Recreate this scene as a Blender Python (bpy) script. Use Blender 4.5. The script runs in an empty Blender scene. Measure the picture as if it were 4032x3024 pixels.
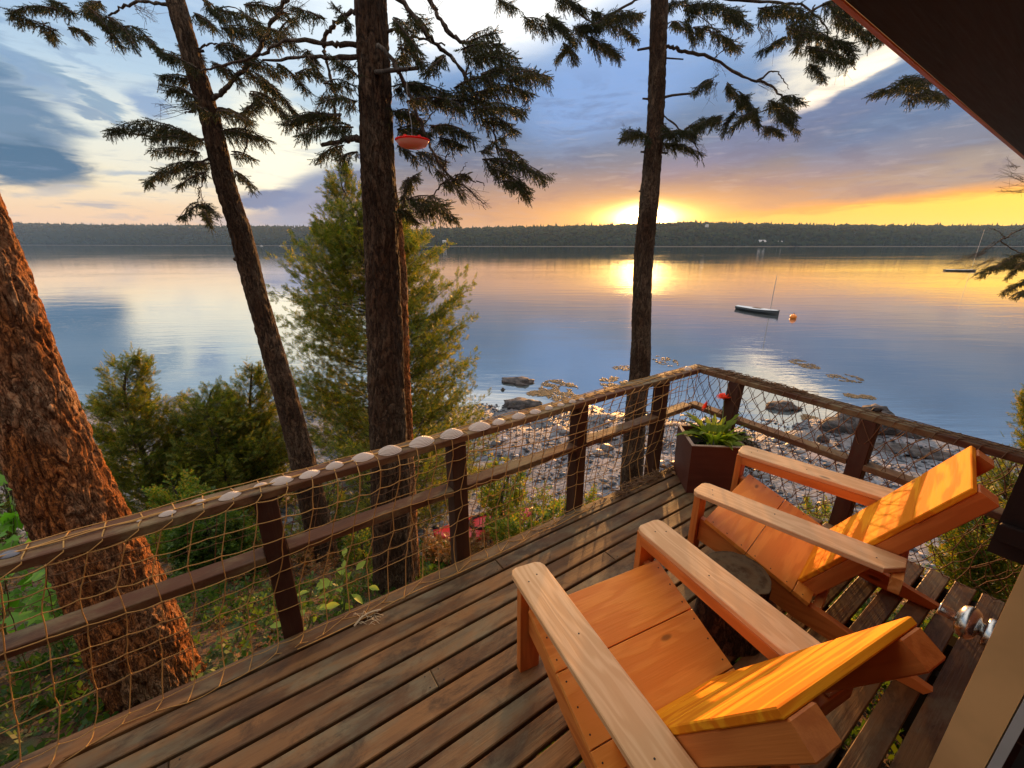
import bpy, math, random
import numpy as np
from mathutils import Vector, Matrix, noise as mn

random.seed(7)
rng = np.random.default_rng(7)
SC = bpy.context.scene
COL = SC.collection
D2R = math.radians

# ------------------------------------------------------------------ camera
CAM_H = 1.75                    # camera above the deck (deck surface is z = 0)
F_PX, PITCH = 1662.0, D2R(18.37)  # focal length in pixels of the 4032 px wide photograph
cam_d = bpy.data.cameras.new('camera')
cam = bpy.data.objects.new('camera', cam_d)
COL.objects.link(cam)
cam.location = (0, 0, CAM_H)
cam.rotation_euler = (math.pi / 2 - PITCH, 0, 0)
cam_d.sensor_width = 36.0
cam_d.lens = 36.0 * F_PX / 4032.0
cam_d.clip_start = 0.02
cam_d.clip_end = 9000
SC.camera = cam

# ------------------------------------------------------------------ colour management, sampling
SC.view_settings.view_transform = 'Standard'
SC.view_settings.look = 'None'
SC.view_settings.exposure = 0.75
SC.view_settings.gamma = 1.0
SC.view_settings.use_curve_mapping = False
try:
    SC.cycles.use_denoising = True
    SC.cycles.denoiser = 'OPENIMAGEDENOISE'
    SC.cycles.max_bounces = 7
    SC.cycles.diffuse_bounces = 4
    SC.cycles.glossy_bounces = 4
    SC.cycles.transmission_bounces = 5
    SC.cycles.transparent_max_bounces = 8
    SC.cycles.volume_bounces = 1
    SC.cycles.sample_clamp_indirect = 6.0
    SC.cycles.caustics_reflective = False
    SC.cycles.caustics_refractive = False
except Exception:
    pass

# ------------------------------------------------------------------ measured-direction helpers
def ray(px, py):
    """world direction of a point of the photograph (4032 x 3024)"""
    dx, up = (px - 2016) / F_PX, -(py - 1512) / F_PX
    c, s = math.cos(PITCH), math.sin(PITCH)
    return Vector((dx, c + up * s, -s + up * c))

def RZ(px, py, z):
    d = ray(px, py)
    return d * ((z - CAM_H) / d.z) + Vector((0, 0, CAM_H))

U = 4032 / 2212.0
def UY(u, v, Y):
    """point seen at (u, v) of the 2212-wide view, at distance Y along the ground axis"""
    d = ray(u * U, v * U)
    return d * (Y / d.y) + Vector((0, 0, CAM_H))

def UZ(u, v, z):
    return RZ(u * U, v * U, z)

def AE(u, v):
    d = ray(u * U, v * U)
    return math.atan2(d.x, d.y), math.atan2(d.z, math.hypot(d.x, d.y))

WATER_Z = -4.3
SUN_AZ, SUN_EL = D2R(16.4), D2R(3.3)
SUN_DIR = Vector((math.sin(SUN_AZ) * math.cos(SUN_EL), math.cos(SUN_AZ) * math.cos(SUN_EL), math.sin(SUN_EL)))

# ------------------------------------------------------------------ node expression helper
class NX:
    """small helper that builds math nodes from python expressions"""
    def __init__(self, nt):
        self.nt = nt
    def n(self, t, **kw):
        nd = self.nt.nodes.new(t)
        for k, v in kw.items():
            setattr(nd, k, v)
        return nd
    def link(self, a, b):
        self.nt.links.new(a, b)
    def put(self, sock, v):
        if isinstance(v, bpy.types.NodeSocket):
            self.link(v, sock)
        else:
            sock.default_value = v
    def m(self, op, a, b=0.0, c=0.0):
        nd = self.n('ShaderNodeMath', operation=op)
        self.put(nd.inputs[0], a)
        self.put(nd.inputs[1], b)
        if op in ('MULTIPLY_ADD', 'SMOOTH_MIN', 'COMPARE'):
            self.put(nd.inputs[2], c)
        return nd.outputs[0]
    def add(self, a, b): return self.m('ADD', a, b)
    def sub(self, a, b): return self.m('SUBTRACT', a, b)
    def mul(self, a, b): return self.m('MULTIPLY', a, b)
    def smooth(self, x, lo, hi, t0=0.0, t1=1.0):
        nd = self.n('ShaderNodeMapRange', interpolation_type='SMOOTHSTEP')
        self.put(nd.inputs[0], x)
        nd.inputs[1].default_value = lo
        nd.inputs[2].default_value = hi
        nd.inputs[3].default_value = t0
        nd.inputs[4].default_value = t1
        return nd.outputs[0]
    def mix(self, f, a, b, mode='MIX'):
        nd = self.n('ShaderNodeMix', data_type='RGBA', blend_type=mode)
        nd.clamp_factor = True
        self.put(nd.inputs[0], f)
        for s, v in ((nd.inputs[6], a), (nd.inputs[7], b)):
            if isinstance(v, tuple) and len(v) == 3:
                v = v + (1.0,)
            self.put(s, v)
        return nd.outputs[2]
    def noise(self, vec, scale, detail=4.0, rough=0.55, dist=0.0):
        nd = self.n('ShaderNodeTexNoise')
        if vec is not None:
            self.link(vec, nd.inputs['Vector'])
        nd.inputs['Scale'].default_value = scale
        nd.inputs['Detail'].default_value = detail
        nd.inputs['Roughness'].default_value = rough
        nd.inputs['Distortion'].default_value = dist
        return nd.outputs['Fac']
    def ramp(self, fac, stops, mode='LINEAR'):
        nd = self.n('ShaderNodeValToRGB')
        nd.color_ramp.interpolation = mode
        el = nd.color_ramp.elements
        while len(el) < len(stops):
            el.new(0.5)
        for e, (p, c) in zip(el, stops):
            e.position = p
            e.color = c + (1.0,) if len(c) == 3 else c
        self.put(nd.inputs[0], fac)
        return nd.outputs[0]
    def comb(self, x, y, z):
        nd = self.n('ShaderNodeCombineXYZ')
        for i, v in enumerate((x, y, z)):
            self.put(nd.inputs[i], v)
        return nd.outputs[0]
    def map(self, vec, scale=(1, 1, 1), loc=(0, 0, 0), rot=(0, 0, 0)):
        nd = self.n('ShaderNodeMapping')
        self.link(vec, nd.inputs[0])
        nd.inputs['Location'].default_value = loc
        nd.inputs['Rotation'].default_value = rot
        nd.inputs['Scale'].default_value = scale
        return nd.outputs[0]

# ------------------------------------------------------------------ sky
world = bpy.data.worlds.new('World')
SC.world = world
world.use_nodes = True
nt = world.node_tree
nt.nodes.clear()
X = NX(nt)
out = X.n('ShaderNodeOutputWorld')
tc = X.n('ShaderNodeTexCoord')
sep = X.n('ShaderNodeSeparateXYZ')
nrm = X.n('ShaderNodeVectorMath', operation='NORMALIZE')
X.link(tc.outputs['Generated'], nrm.inputs[0])
VEC = nrm.outputs[0]
X.link(VEC, sep.inputs[0])
vx, vy, vz = sep.outputs
az0 = X.m('ARCTAN2', vx, vy)
el0 = X.m('ARCSINE', vz)
# cloud coordinates: streaky, stretched along the horizon
stv = X.map(VEC, scale=(1.0, 1.0, 4.2))
n_big = X.noise(stv, 3.0, 6.0, 0.55, 0.4)
n_med = X.noise(stv, 8.0, 6.0, 0.6, 0.5)
n_fine = X.noise(X.map(VEC, scale=(1.0, 1.0, 7.0)), 14.0, 5.0, 0.6, 0.3)
az = X.add(az0, X.mul(X.sub(n_med, 0.5), 0.16))
el = X.add(el0, X.add(X.mul(X.sub(n_big, 0.5), 0.05), X.mul(X.sub(n_med, 0.5), 0.05)))

def blob(u, v, ru, rv, rot=0.0, soft=0.55):
    """soft elliptical mask round a direction of the sky; rot in degrees, counter-clockwise"""
    a0, e0 = AE(u, v)
    ra = abs(AE(u + 60, v)[0] - AE(u - 60, v)[0]) / 120 * ru * math.cos(e0)
    re = abs(AE(u, v + 40)[1] - AE(u, v - 40)[1]) / 80 * rv
    # rotate in view proportions, then scale each axis to angles
    c, s = math.cos(D2R(rot)), math.sin(D2R(rot))
    ka, ke = ra / ru, re / rv
    da, de = X.mul(X.sub(az, a0), math.cos(e0) / ka), X.mul(X.sub(el, e0), 1 / ke)
    p = X.mul(X.add(X.mul(da, c), X.mul(de, s)), 1 / ru)
    q = X.mul(X.sub(X.mul(de, c), X.mul(da, s)), 1 / rv)
    r = X.m('SQRT', X.add(X.mul(p, p), X.mul(q, q)))
    return X.smooth(r, 1.0 + soft, 1.0 - soft, 0.0, 1.0)

elp = X.mul(X.m('MAXIMUM', el0, 0.0), 1 / 1.5708)
left = X.ramp(X.add(elp, X.mul(X.sub(n_big, 0.5), 0.03)),
              [(0.0, (0.86, 0.52, 0.38)), (0.030, (0.95, 0.66, 0.42)), (0.065, (0.98, 0.84, 0.58)),
               (0.11, (0.76, 0.84, 0.80)), (0.16, (0.50, 0.66, 0.80)), (0.22, (0.36, 0.53, 0.76)), (0.30, (0.60, 0.72, 0.86)), (0.45, (1.4, 1.35, 1.3)), (1.0, (1.9, 1.8, 1.65))])
right = X.ramp(X.add(elp, X.mul(X.sub(n_med, 0.5), 0.045)),
               [(0.0, (0.66, 0.36, 0.18)), (0.040, (0.42, 0.29, 0.21)), (0.065, (0.26, 0.235, 0.24)),
                (0.095, (0.155, 0.19, 0.27)), (0.14, (0.14, 0.22, 0.37)), (0.19, (0.20, 0.34, 0.59)), (0.24, (0.50, 0.64, 0.86)), (0.30, (0.95, 0.98, 1.0)), (0.45, (1.4, 1.35, 1.3)), (1.0, (1.9, 1.8, 1.65))])
# edge of the great blue cloud bank that covers the right two thirds
bank = X.smooth(X.add(X.add(az, X.mul(el, -0.75)), X.mul(X.sub(n_med, 0.5), 0.22)), -0.47, -0.40, 0.0, 1.0)
sky = X.mix(bank, left, right)
def lay(mask, col, amt=1.0):
    global sky
    sky = X.mix(X.mul(mask, amt), sky, col)
# bright, blown-out sky above the bank
lay(blob(1010, -20, 330, 150, 12, 0.35), (1.25, 1.25, 1.22))
lay(blob(700, 60, 200, 130, -10, 0.6), (0.80, 0.92, 1.0), 0.8)
lay(blob(580, 320, 110, 110, -20, 0.5), (1.15, 1.08, 0.84), 0.95)
lay(blob(300, 300, 170, 90, -20, 0.6), (0.88, 0.86, 0.74), 0.6)
# right: blue bank, cream break with its bright rim, slate body, mauve underside
lay(blob(1310, 190, 190, 110, 25, 0.5), (0.25, 0.42, 0.78), 0.8)
lay(blob(1880, 60, 230, 95, 26, 0.35), (0.98, 0.90, 0.74), 0.95)
lay(blob(1850, 150, 190, 24, 27, 0.30), (1.6, 1.3, 0.95), 1.0)
lay(blob(2010, 228, 300, 66, 17, 0.30), (0.12, 0.20, 0.36), 0.95)
lay(blob(1640, 300, 260, 40, 15, 0.45), (0.15, 0.20, 0.36), 0.85)
lay(blob(1950, 318, 280, 30, 9, 0.5), (0.20, 0.24, 0.34), 0.8)
lay(blob(2050, 375, 300, 34, 5, 0.6), (0.36, 0.33, 0.30), 0.8)
# left: dark blue drifting clouds
lay(blob(10, 235, 145, 100, -35, 0.5), (0.11, 0.22, 0.37), 0.92)
lay(blob(40, 352, 145, 46, -6, 0.40), (0.075, 0.17, 0.29), 1.0)
lay(blob(30, 120, 130, 34, -35, 0.5), (0.22, 0.36, 0.56), 0.8)
lay(blob(200, 205, 110, 20, -28, 0.5), (0.22, 0.36, 0.52), 0.85)
lay(blob(215, 245, 70, 12, -18, 0.5), (0.20, 0.32, 0.48), 0.8)
lay(blob(130, 95, 110, 16, -30, 0.6), (0.34, 0.48, 0.66), 0.7)
lay(blob(590, 425, 75, 15, 4, 0.35), (0.14, 0.22, 0.40), 0.95)
lay(blob(330, 218, 45, 22, -10, 0.5), (0.25, 0.38, 0.60), 0.85)
lay(blob(690, 430, 130, 50, 25, 0.35), (0.17, 0.27, 0.47), 0.9)
lay(blob(640, 475, 180, 20, 2, 0.5), (0.32, 0.38, 0.52), 0.7)
lay(blob(200, 450, 60, 6, 0, 0.5), (0.42, 0.42, 0.46), 0.7)
lay(blob(300, 370, 80, 6, 4, 0.6), (0.36, 0.46, 0.58), 0.7)
lay(blob(120, 415, 60, 10, 8, 0.6), (0.50, 0.50, 0.52), 0.6)
# streaks over everything, away from the zenith
stre = X.smooth(n_fine, 0.52, 0.68, 0.0, 1.0)
lay(X.mul(stre, X.smooth(el0, 0.5, 0.12, 0.0, 1.0)), (0.26, 0.35, 0.50), 0.30)
lite = X.smooth(n_fine, 0.46, 0.30, 0.0, 1.0)
lay(X.mul(lite, X.mul(bank, X.smooth(el0, 0.35, 0.10))), (0.55, 0.52, 0.54), 0.30)
dk = X.smooth(n_med, 0.50, 0.66, 0.0, 1.0)
lay(X.mul(dk, X.mul(bank, X.smooth(el0, 0.36, 0.22))), (0.10, 0.14, 0.25), 0.45)
# after-glow: yellow band under the bank and the orange bloom round the sun
bandtop = X.add(X.sub(X.sub(el0, 0.006), X.mul(az0, 0.066)), X.mul(X.sub(n_med, 0.5), 0.020))
band = X.mul(X.smooth(bandtop, 0.034, 0.014), X.smooth(az0, -0.17, 0.04))
lay(band, (1.20, 0.50, 0.06), 1.0)
band2 = X.mul(X.mul(X.smooth(X.add(bandtop, X.mul(X.sub(n_fine, 0.5), 0.03)), 0.018, 0.004), X.smooth(X.add(el0, X.mul(X.sub(n_fine, 0.5), 0.016)), 0.012, 0.026)), X.smooth(az0, -0.06, 0.25))
lay(band2, (1.6, 0.92, 0.08), 1.0)
sa = X.sub(az0, SUN_AZ)
se = X.sub(el0, SUN_EL - 0.006)
def glow(wa, we):
    return X.m('EXPONENT', X.mul(X.add(X.mul(X.mul(sa, sa), 1 / wa ** 2), X.mul(X.mul(se, se), 1 / we ** 2)), -1.0))
lay(glow(0.52, 0.075), (1.0, 0.38, 0.09), 0.66)
lay(glow(0.16, 0.034), (1.60, 0.78, 0.10), 0.95)
lay(glow(0.070, 0.020), (7.0, 4.2, 1.3), 1.0)
core = glow(0.035, 0.018)
sky = X.mix(1.0, sky, X.mix(core, (0, 0, 0), (28.0, 16.0, 5.0)), 'ADD')
# behind the viewer the sky is plain and dimmer, below the horizon dull
back = X.smooth(vy, 0.15, -0.6)
sky = X.mix(X.mul(X.mul(back, X.smooth(el0, 1.2, 0.5)), 0.85), sky, (0.60, 0.50, 0.46))
sky = X.mix(X.smooth(el0, 0.0, -0.03), sky, (0.10, 0.10, 0.11))
nish = X.n('ShaderNodeTexSky', sky_type='NISHITA')
nish.sun_disc = False
nish.sun_elevation = SUN_EL
nish.sun_rotation = SUN_AZ
nish.altitude = 10.0
bg1 = X.n('ShaderNodeBackground')
X.link(X.mix(1.0, nish.outputs[0], (0.03, 0.035, 0.05), 'MULTIPLY'), bg1.inputs[0])
bg1.inputs[1].default_value = 0.05
bg2 = X.n('ShaderNodeBackground')
X.link(sky, bg2.inputs[0])
bg2.inputs[1].default_value = 0.60
ads = X.n('ShaderNodeAddShader')
X.link(bg1.outputs[0], ads.inputs[0])
X.link(bg2.outputs[0], ads.inputs[1])
X.link(ads.outputs[0], out.inputs[0])

# ------------------------------------------------------------------ sun
sun_d = bpy.data.lights.new('sun', 'SUN')
sun_d.energy = 5.0
sun_d.angle = D2R(0.6)
sun_d.color = (1.0, 0.47, 0.14)
sun = bpy.data.objects.new('sun', sun_d)
COL.objects.link(sun)
sun.location = (60, 200, 60)
sun.rotation_euler = (-SUN_DIR).to_track_quat('-Z', 'Y').to_euler()
sun['kind'] = 'helper'
# ------------------------------------------------------------------ object helpers
def tag(o, label=None, cat=None, group=None, kind=None):
    if label: o['label'] = label
    if cat: o['category'] = cat
    if group: o['group'] = group
    if kind: o['kind'] = kind
    return o

def empty(name, loc=(0, 0, 0), rz=0.0, label=None, cat=None, group=None, kind=None):
    o = bpy.data.objects.new(name, None)
    COL.objects.link(o)
    o.location = loc
    o.rotation_euler = (0, 0, rz)
    o.empty_display_size = 0.1
    return tag(o, label, cat, group, kind)

def mesh_from(name, V, F, mat=None, smooth=False):
    me = bpy.data.meshes.new(name)
    V = np.asarray(V, dtype=np.float32)
    if isinstance(F, np.ndarray):
        nf, k = F.shape
        me.vertices.add(len(V))
        me.vertices.foreach_set('co', V.ravel())
        me.loops.add(nf * k)
        me.loops.foreach_set('vertex_index', F.astype(np.int32).ravel())
        me.polygons.add(nf)
        me.polygons.foreach_set('loop_start', np.arange(0, nf * k, k, dtype=np.int32))
        me.polygons.foreach_set('loop_total', np.full(nf, k, dtype=np.int32))
        me.update(calc_edges=True)
    else:
        me.from_pydata([tuple(v) for v in V], [], F)
        me.update()
    if smooth:
        me.polygons.foreach_set('use_smooth', np.ones(len(me.polygons), dtype=bool))
    for m in (mat if isinstance(mat, (list, tuple)) else [mat]):
        if m: me.materials.append(m)
    return me

def link(name, me, parent=None, loc=None, mat4=None):
    o = bpy.data.objects.new(name, me)
    COL.objects.link(o)
    if parent is not None:
        o.parent = parent
    if mat4 is not None:
        o.matrix_basis = mat4
    elif loc is not None:
        o.location = loc
    return o

def obj(name, V, F, mat, parent=None, smooth=False, loc=None, mat4=None):
    return link(name, mesh_from(name, V, F, mat, smooth), parent, loc, mat4)

class MB:
    def __init__(self): self.V, self.F = [], []
    def add(self, V, F):
        o = len(self.V)
        self.V += [tuple(v) for v in V]
        self.F += [[i + o for i in f] for f in F]
    def build(self, name, mat, parent=None, smooth=False, loc=None, mat4=None):
        return obj(name, self.V, self.F, mat, parent, smooth, loc, mat4)

def prism(poly, z0, z1, ch=0.0):
    """extrude a counter-clockwise 2D outline between z0 and z1 with small chamfers"""
    n = len(poly)
    P = [Vector((p[0], p[1])) for p in poly]
    def inset(d):
        if d == 0: return P
        out_ = []
        for i in range(n):
            a, b, c = P[i - 1], P[i], P[(i + 1) % n]
            e1, e2 = (b - a).normalized(), (c - b).normalized()
            n1, n2 = Vector((-e1.y, e1.x)), Vector((-e2.y, e2.x))
            m = (n1 + n2)
            m = m.normalized() / max(0.35, (m.normalized().dot(n1))) if m.length > 1e-6 else n1
            out_.append(b + m * d)
        return out_
    if ch > 0:
        rings = [(inset(ch), z0), (P, z0 + ch), (P, z1 - ch), (inset(ch), z1)]
    else:
        rings = [(P, z0), (P, z1)]
    V, F = [], []
    for r, z in rings:
        V += [(p[0], p[1], z) for p in r]
    for k in range(len(rings) - 1):
        for i in range(n):
            j = (i + 1) % n
            F.append([k * n + i, k * n + j, (k + 1) * n + j, (k + 1) * n + i])
    F.append(list(range(n))[::-1])
    F.append([(len(rings) - 1) * n + i for i in range(n)])
    return V, F

def box(x0, x1, y0, y1, z0, z1, ch=0.0):
    return prism([(x0, y0), (x1, y0), (x1, y1), (x0, y1)], z0, z1, ch)

def frame(o, xa, za=None):
    """matrix whose X axis is xa and whose Z axis is close to za"""
    x = Vector(xa).normalized()
    z = Vector(za or (0, 0, 1))
    y = z.cross(x).normalized()
    z = x.cross(y)
    return Matrix(((x.x, y.x, z.x, o[0]), (x.y, y.y, z.y, o[1]), (x.z, y.z, z.z, o[2]), (0, 0, 0, 1)))

def board(name, p0, p1, width, thick, mat, parent, up=(0, 0, 1), ch=0.002, off=(0, 0)):
    """a straight board from p0 to p1: width across, thickness along up; local X is its length"""
    p0, p1 = Vector(p0), Vector(p1)
    L = (p1 - p0).length
    V, F = box(0, L, -width / 2 + off[0], width / 2 + off[0], -thick / 2 + off[1], thick / 2 + off[1], ch)
    return obj(name, V, F, mat, parent, mat4=frame(p0, p1 - p0, up))

def tube_arrays(paths, sides=5):
    """paths: list of (points Nx3, radii N); returns V, F (quads)"""
    VV, FF, base = [], [], 0
    th = np.arange(sides) * 2 * np.pi / sides
    ct, st = np.cos(th), np.sin(th)
    for P, R in paths:
        P = np.asarray(P, float)
        n = len(P)
        R = np.broadcast_to(np.asarray(R, float), (n,))
        T = np.gradient(P, axis=0)
        T /= np.linalg.norm(T, axis=1)[:, None] + 1e-12
        ref = np.array([0, 0, 1.0]) if abs(T[:, 2]).mean() < 0.8 else np.array([1.0, 0, 0])
        A = np.cross(T, ref)
        A /= np.linalg.norm(A, axis=1)[:, None] + 1e-12
        B = np.cross(T, A)
        ring = P[:, None, :] + R[:, None, None] * (ct[None, :, None] * A[:, None, :] + st[None, :, None] * B[:, None, :])
        VV.append(ring.reshape(-1, 3))
        i = np.arange(n - 1)[:, None] * sides
        k = np.arange(sides)[None, :]
        k2 = (k + 1) % sides
        FF.append(np.stack([i + k, i + k2, i + sides + k2, i + sides + k], -1).reshape(-1, 4) + base)
        base += n * sides
    return np.concatenate(VV), np.concatenate(FF)

def resample(P, n):
    P = np.asarray([tuple(p) for p in P], float)
    d = np.r_[0, np.cumsum(np.linalg.norm(np.diff(P, axis=0), axis=1))]
    t = np.linspace(0, d[-1], n)
    return np.stack([np.interp(t, d, P[:, k]) for k in range(P.shape[1])], 1)

def spline(P, n):
    """Catmull-Rom through the points (any number of columns)"""
    P = np.asarray([tuple(p) for p in P], float)
    if len(P) < 3:
        return resample(P, n)
    Q = np.vstack([2 * P[0] - P[1], P, 2 * P[-1] - P[-2]])
    m = len(P) - 1
    t = np.linspace(0, m - 1e-9, n)
    i = t.astype(int)
    f = (t - i)[:, None]
    a, b, c, d = Q[i], Q[i + 1], Q[i + 2], Q[i + 3]
    return 0.5 * (2 * b + (c - a) * f + (2 * a - 5 * b + 4 * c - d) * f ** 2 + (3 * b - a - 3 * c + d) * f ** 3)

def lathe(profile, seg=24):
    V, F = [], []
    for r, z in profile:
        for k in range(seg):
            a = 2 * math.pi * k / seg
            V.append((r * math.cos(a), r * math.sin(a), z))
    for i in range(len(profile) - 1):
        for k in range(seg):
            j = (k + 1) % seg
            F.append([i * seg + k, i * seg + j, (i + 1) * seg + j, (i + 1) * seg + k])
    return V, F

# ------------------------------------------------------------------ materials
def material(name):
    m = bpy.data.materials.new(name)
    m.use_nodes = True
    t = m.node_tree
    t.nodes.clear()
    x = NX(t)
    o = x.n('ShaderNodeOutputMaterial')
    b = x.n('ShaderNodeBsdfPrincipled')
    x.link(b.outputs[0], o.inputs[0])
    c = x.n('ShaderNodeTexCoord')
    return m, x, b, c, o

def bump(x, b, h, strength=0.3, dist=0.01):
    n = x.n('ShaderNodeBump')
    n.inputs['Strength'].default_value = strength
    n.inputs['Distance'].default_value = dist
    x.link(h, n.inputs['Height'])
    x.link(n.outputs[0], b.inputs['Normal'])
    return n

def plain(name, col, rough=0.6, metal=0.0, spec=0.5):
    m, x, b, c, o = material(name)
    v = x.noise(c.outputs['Object'], 9.0, 3.0)
    x.link(x.mix(x.smooth(v, 0.3, 0.7), tuple(k * 0.86 for k in col), col), b.inputs['Base Color'])
    b.inputs['Roughness'].default_value = rough
    b.inputs['Metallic'].default_value = metal
    b.inputs['Specular IOR Level'].default_value = spec
    return m

def wood(name, light, dark, ring=26.0, rough=0.55, knots=0.5, wear=None, stain=0.0, contrast=0.6, spec=0.35, wearamt=0.5, bumps=0.12):
    """sawn wood, grain along the local X axis of each board"""
    m, x, b, c, o = material(name)
    oi = x.n('ShaderNodeObjectInfo')
    rnd = oi.outputs['Random']
    co = c.outputs['Object']
    sh = x.n('ShaderNodeVectorMath', operation='ADD')
    x.link(co, sh.inputs[0])
    x.link(x.comb(x.mul(rnd, 37.0), x.mul(rnd, 11.0), x.mul(rnd, 5.0)), sh.inputs[1])
    v = sh.outputs[0]
    # knots: sparse cells in coordinates squeezed along the board
    vor = x.n('ShaderNodeTexVoronoi')
    x.link(x.map(v, scale=(2.6, 7.0, 2.0)), vor.inputs['Vector'])
    vor.inputs['Scale'].default_value = 1.0
    vd = vor.outputs['Distance']
    gate = x.n('ShaderNodeSeparateColor')
    x.link(vor.outputs['Color'], gate.inputs[0])
    isk = x.m('LESS_THAN', gate.outputs[0], knots)
    bend = x.mul(x.mul(x.smooth(vd, 0.30, 0.0), isk), 1.0)
    base = x.noise(x.map(v, scale=(1.3, 9.0, 9.0)), 1.0, 3.0, 0.5)
    lines = x.m('SINE', x.add(x.mul(base, ring), x.mul(bend, 5.0)))
    lines = x.smooth(lines, -0.9, 1.0)
    fibre = x.noise(x.map(v, scale=(5.0, 160.0, 160.0)), 1.0, 3.0, 0.6)
    tone = x.noise(x.map(v, scale=(1.2, 4.0, 4.0)), 1.0, 2.0, 0.5)
    f = x.add(x.mul(lines, contrast * 0.6), x.add(x.mul(fibre, 0.28), x.mul(tone, 0.35)))
    colr = x.mix(x.smooth(f, 0.25, 0.95), dark, light)
    kn = x.mul(x.smooth(vd, 0.10, 0.045), isk)
    colr = x.mix(x.mul(kn, 0.85), colr, tuple(k * 0.16 for k in dark))
    colr = x.mix(x.mul(x.sub(1.0, x.smooth(rnd, 0.0, 1.0)), 0.22), colr, tuple(k * 0.75 for k in light))
    if wear:
        g = c.outputs['Object']
        wn = x.noise(x.map(v, scale=(2.2, 5.0, 5.0)), 1.0, 6.0, 0.7)
        colr = x.mix(x.mul(x.smooth(wn, 0.42, 0.68), wearamt), colr, wear)
        sp = x.noise(x.map(v, scale=(9.0, 30.0, 30.0)), 1.0, 4.0, 0.7)
        colr = x.mix(x.mul(x.smooth(sp, 0.62, 0.76), 0.55), colr, tuple(k * 0.35 for k in dark))
    if stain:
        st_ = x.noise(x.map(v, scale=(3.2, 6.0, 6.0), loc=(7, 3, 1)), 1.0, 7.0, 0.75, 0.6)
        colr = x.mix(x.mul(x.smooth(st_, 0.47, 0.66), stain), colr, tuple(k * 0.45 for k in dark))
        st2 = x.noise(x.map(v, scale=(1.1, 3.0, 3.0), loc=(1, 8, 4)), 1.0, 4.0, 0.6)
        colr = x.mix(x.mul(x.smooth(st2, 0.55, 0.70), stain * 0.5), colr, tuple(k * 1.5 for k in light))
    x.link(colr, b.inputs['Base Color'])
    b.inputs['Roughness'].default_value = rough
    x.link(x.add(rough - 0.1, x.mul(fibre, 0.25)), b.inputs['Roughness'])
    b.inputs['Specular IOR Level'].default_value = spec
    bump(x, b, x.add(fibre, x.mul(lines, 0.4)), bumps * 3, 0.002)
    return m

def bark(name, c1, c2, c3, scale=14.0, depth=0.02):
    """flaky conifer bark: upright furrows, thin scales, pale patches"""
    m, x, b, c, o = material(name)
    v = c.outputs['Object']
    fur = x.noise(x.map(v, scale=(1.0, 1.0, 0.28)), scale, 7.0, 0.72, 0.9)
    flake = x.noise(x.map(v, scale=(1.0, 1.0, 0.55)), scale * 2.7, 5.0, 0.7, 1.4)
    tone = x.noise(x.map(v, scale=(1.0, 1.0, 0.5)), scale * 0.16, 4.0, 0.6)
    crack = x.smooth(x.m('ABSOLUTE', x.sub(fur, 0.5)), 0.0, 0.045)
    col = x.mix(x.smooth(flake, 0.38, 0.62), c1, c2)
    col = x.mix(x.mul(x.smooth(tone, 0.44, 0.62), x.smooth(flake, 0.35, 0.6)), col, c3)
    col = x.mix(x.mul(x.sub(1.0, crack), 0.75), col, tuple(k * 0.22 for k in c1))
    col = x.mix(x.mul(x.smooth(fur, 0.52, 0.36), 0.55), col, tuple(k * 0.4 for k in c1))
    x.link(col, b.inputs['Base Color'])
    b.inputs['Roughness'].default_value = 0.85
    b.inputs['Specular IOR Level'].default_value = 0.25
    bump(x, b, x.add(x.mul(crack, 0.5), x.add(fur, x.mul(flake, 0.6))), 1.0, depth)
    return m

def leafmat(name, cols, trans=0.5, rough=0.5, tcol=None, spec=0.3):
    """foliage: colour varies per little island, light passes through"""
    m, x, b, c, o = material(name)
    g = x.n('ShaderNodeNewGeometry')
    col = x.ramp(g.outputs['Random Per Island'], [(i / (len(cols) - 1), k) for i, k in enumerate(cols)])
    x.link(col, b.inputs['Base Color'])
    b.inputs['Roughness'].default_value = rough
    b.inputs['Specular IOR Level'].default_value = spec
    t = x.n('ShaderNodeBsdfTranslucent')
    x.link(x.mix(1.0, col, tcol or (1.6, 1.5, 0.7), 'MULTIPLY'), t.inputs[0])
    mx = x.n('ShaderNodeMixShader')
    mx.inputs[0].default_value = trans
    x.link(b.outputs[0], mx.inputs[1])
    x.link(t.outputs[0], mx.inputs[2])
    x.link(mx.outputs[0], o.inputs[0])
    return m

M = {}
M['chair'] = wood('chair_wood', (0.80, 0.40, 0.13), (0.58, 0.21, 0.045), ring=30, rough=0.5, knots=0.22, contrast=0.55)  # chair wood tones differ by part to carry light and shade
M['seat'] = wood('seat_wood', (0.93, 0.38, 0.07), (0.72, 0.22, 0.03), ring=34, rough=0.42, knots=0.6, contrast=0.45)  # deep orange holds the shade and warm bounce between the arms
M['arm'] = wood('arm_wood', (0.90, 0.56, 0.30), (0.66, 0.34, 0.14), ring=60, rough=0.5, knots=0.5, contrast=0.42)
M['back'] = wood('back_wood', (0.95, 0.39, 0.018), (0.74, 0.19, 0.008), ring=26, spec=0.08, rough=0.75, knots=0.7, contrast=0.7)  # saturated to hold the sunlit look of the backs; step post shares it
M['side'] = wood('side_wood', (0.74, 0.25, 0.055), (0.50, 0.13, 0.022), ring=26, rough=0.5, knots=0.2, contrast=0.5)  # red-orange holds the bounced light on the shaded sides
M['deck'] = wood('deck_wood', (0.26, 0.122, 0.040), (0.095, 0.042, 0.015), ring=18, stain=0.75, spec=0.3, rough=0.55, knots=0.12,
                 wear=(0.17, 0.145, 0.085), wearamt=0.75, contrast=0.6, bumps=0.25)
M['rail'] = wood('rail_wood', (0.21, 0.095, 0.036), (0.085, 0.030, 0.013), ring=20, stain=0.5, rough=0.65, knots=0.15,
                 wear=(0.26, 0.22, 0.11), wearamt=0.7, contrast=0.4, bumps=0.25)
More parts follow.
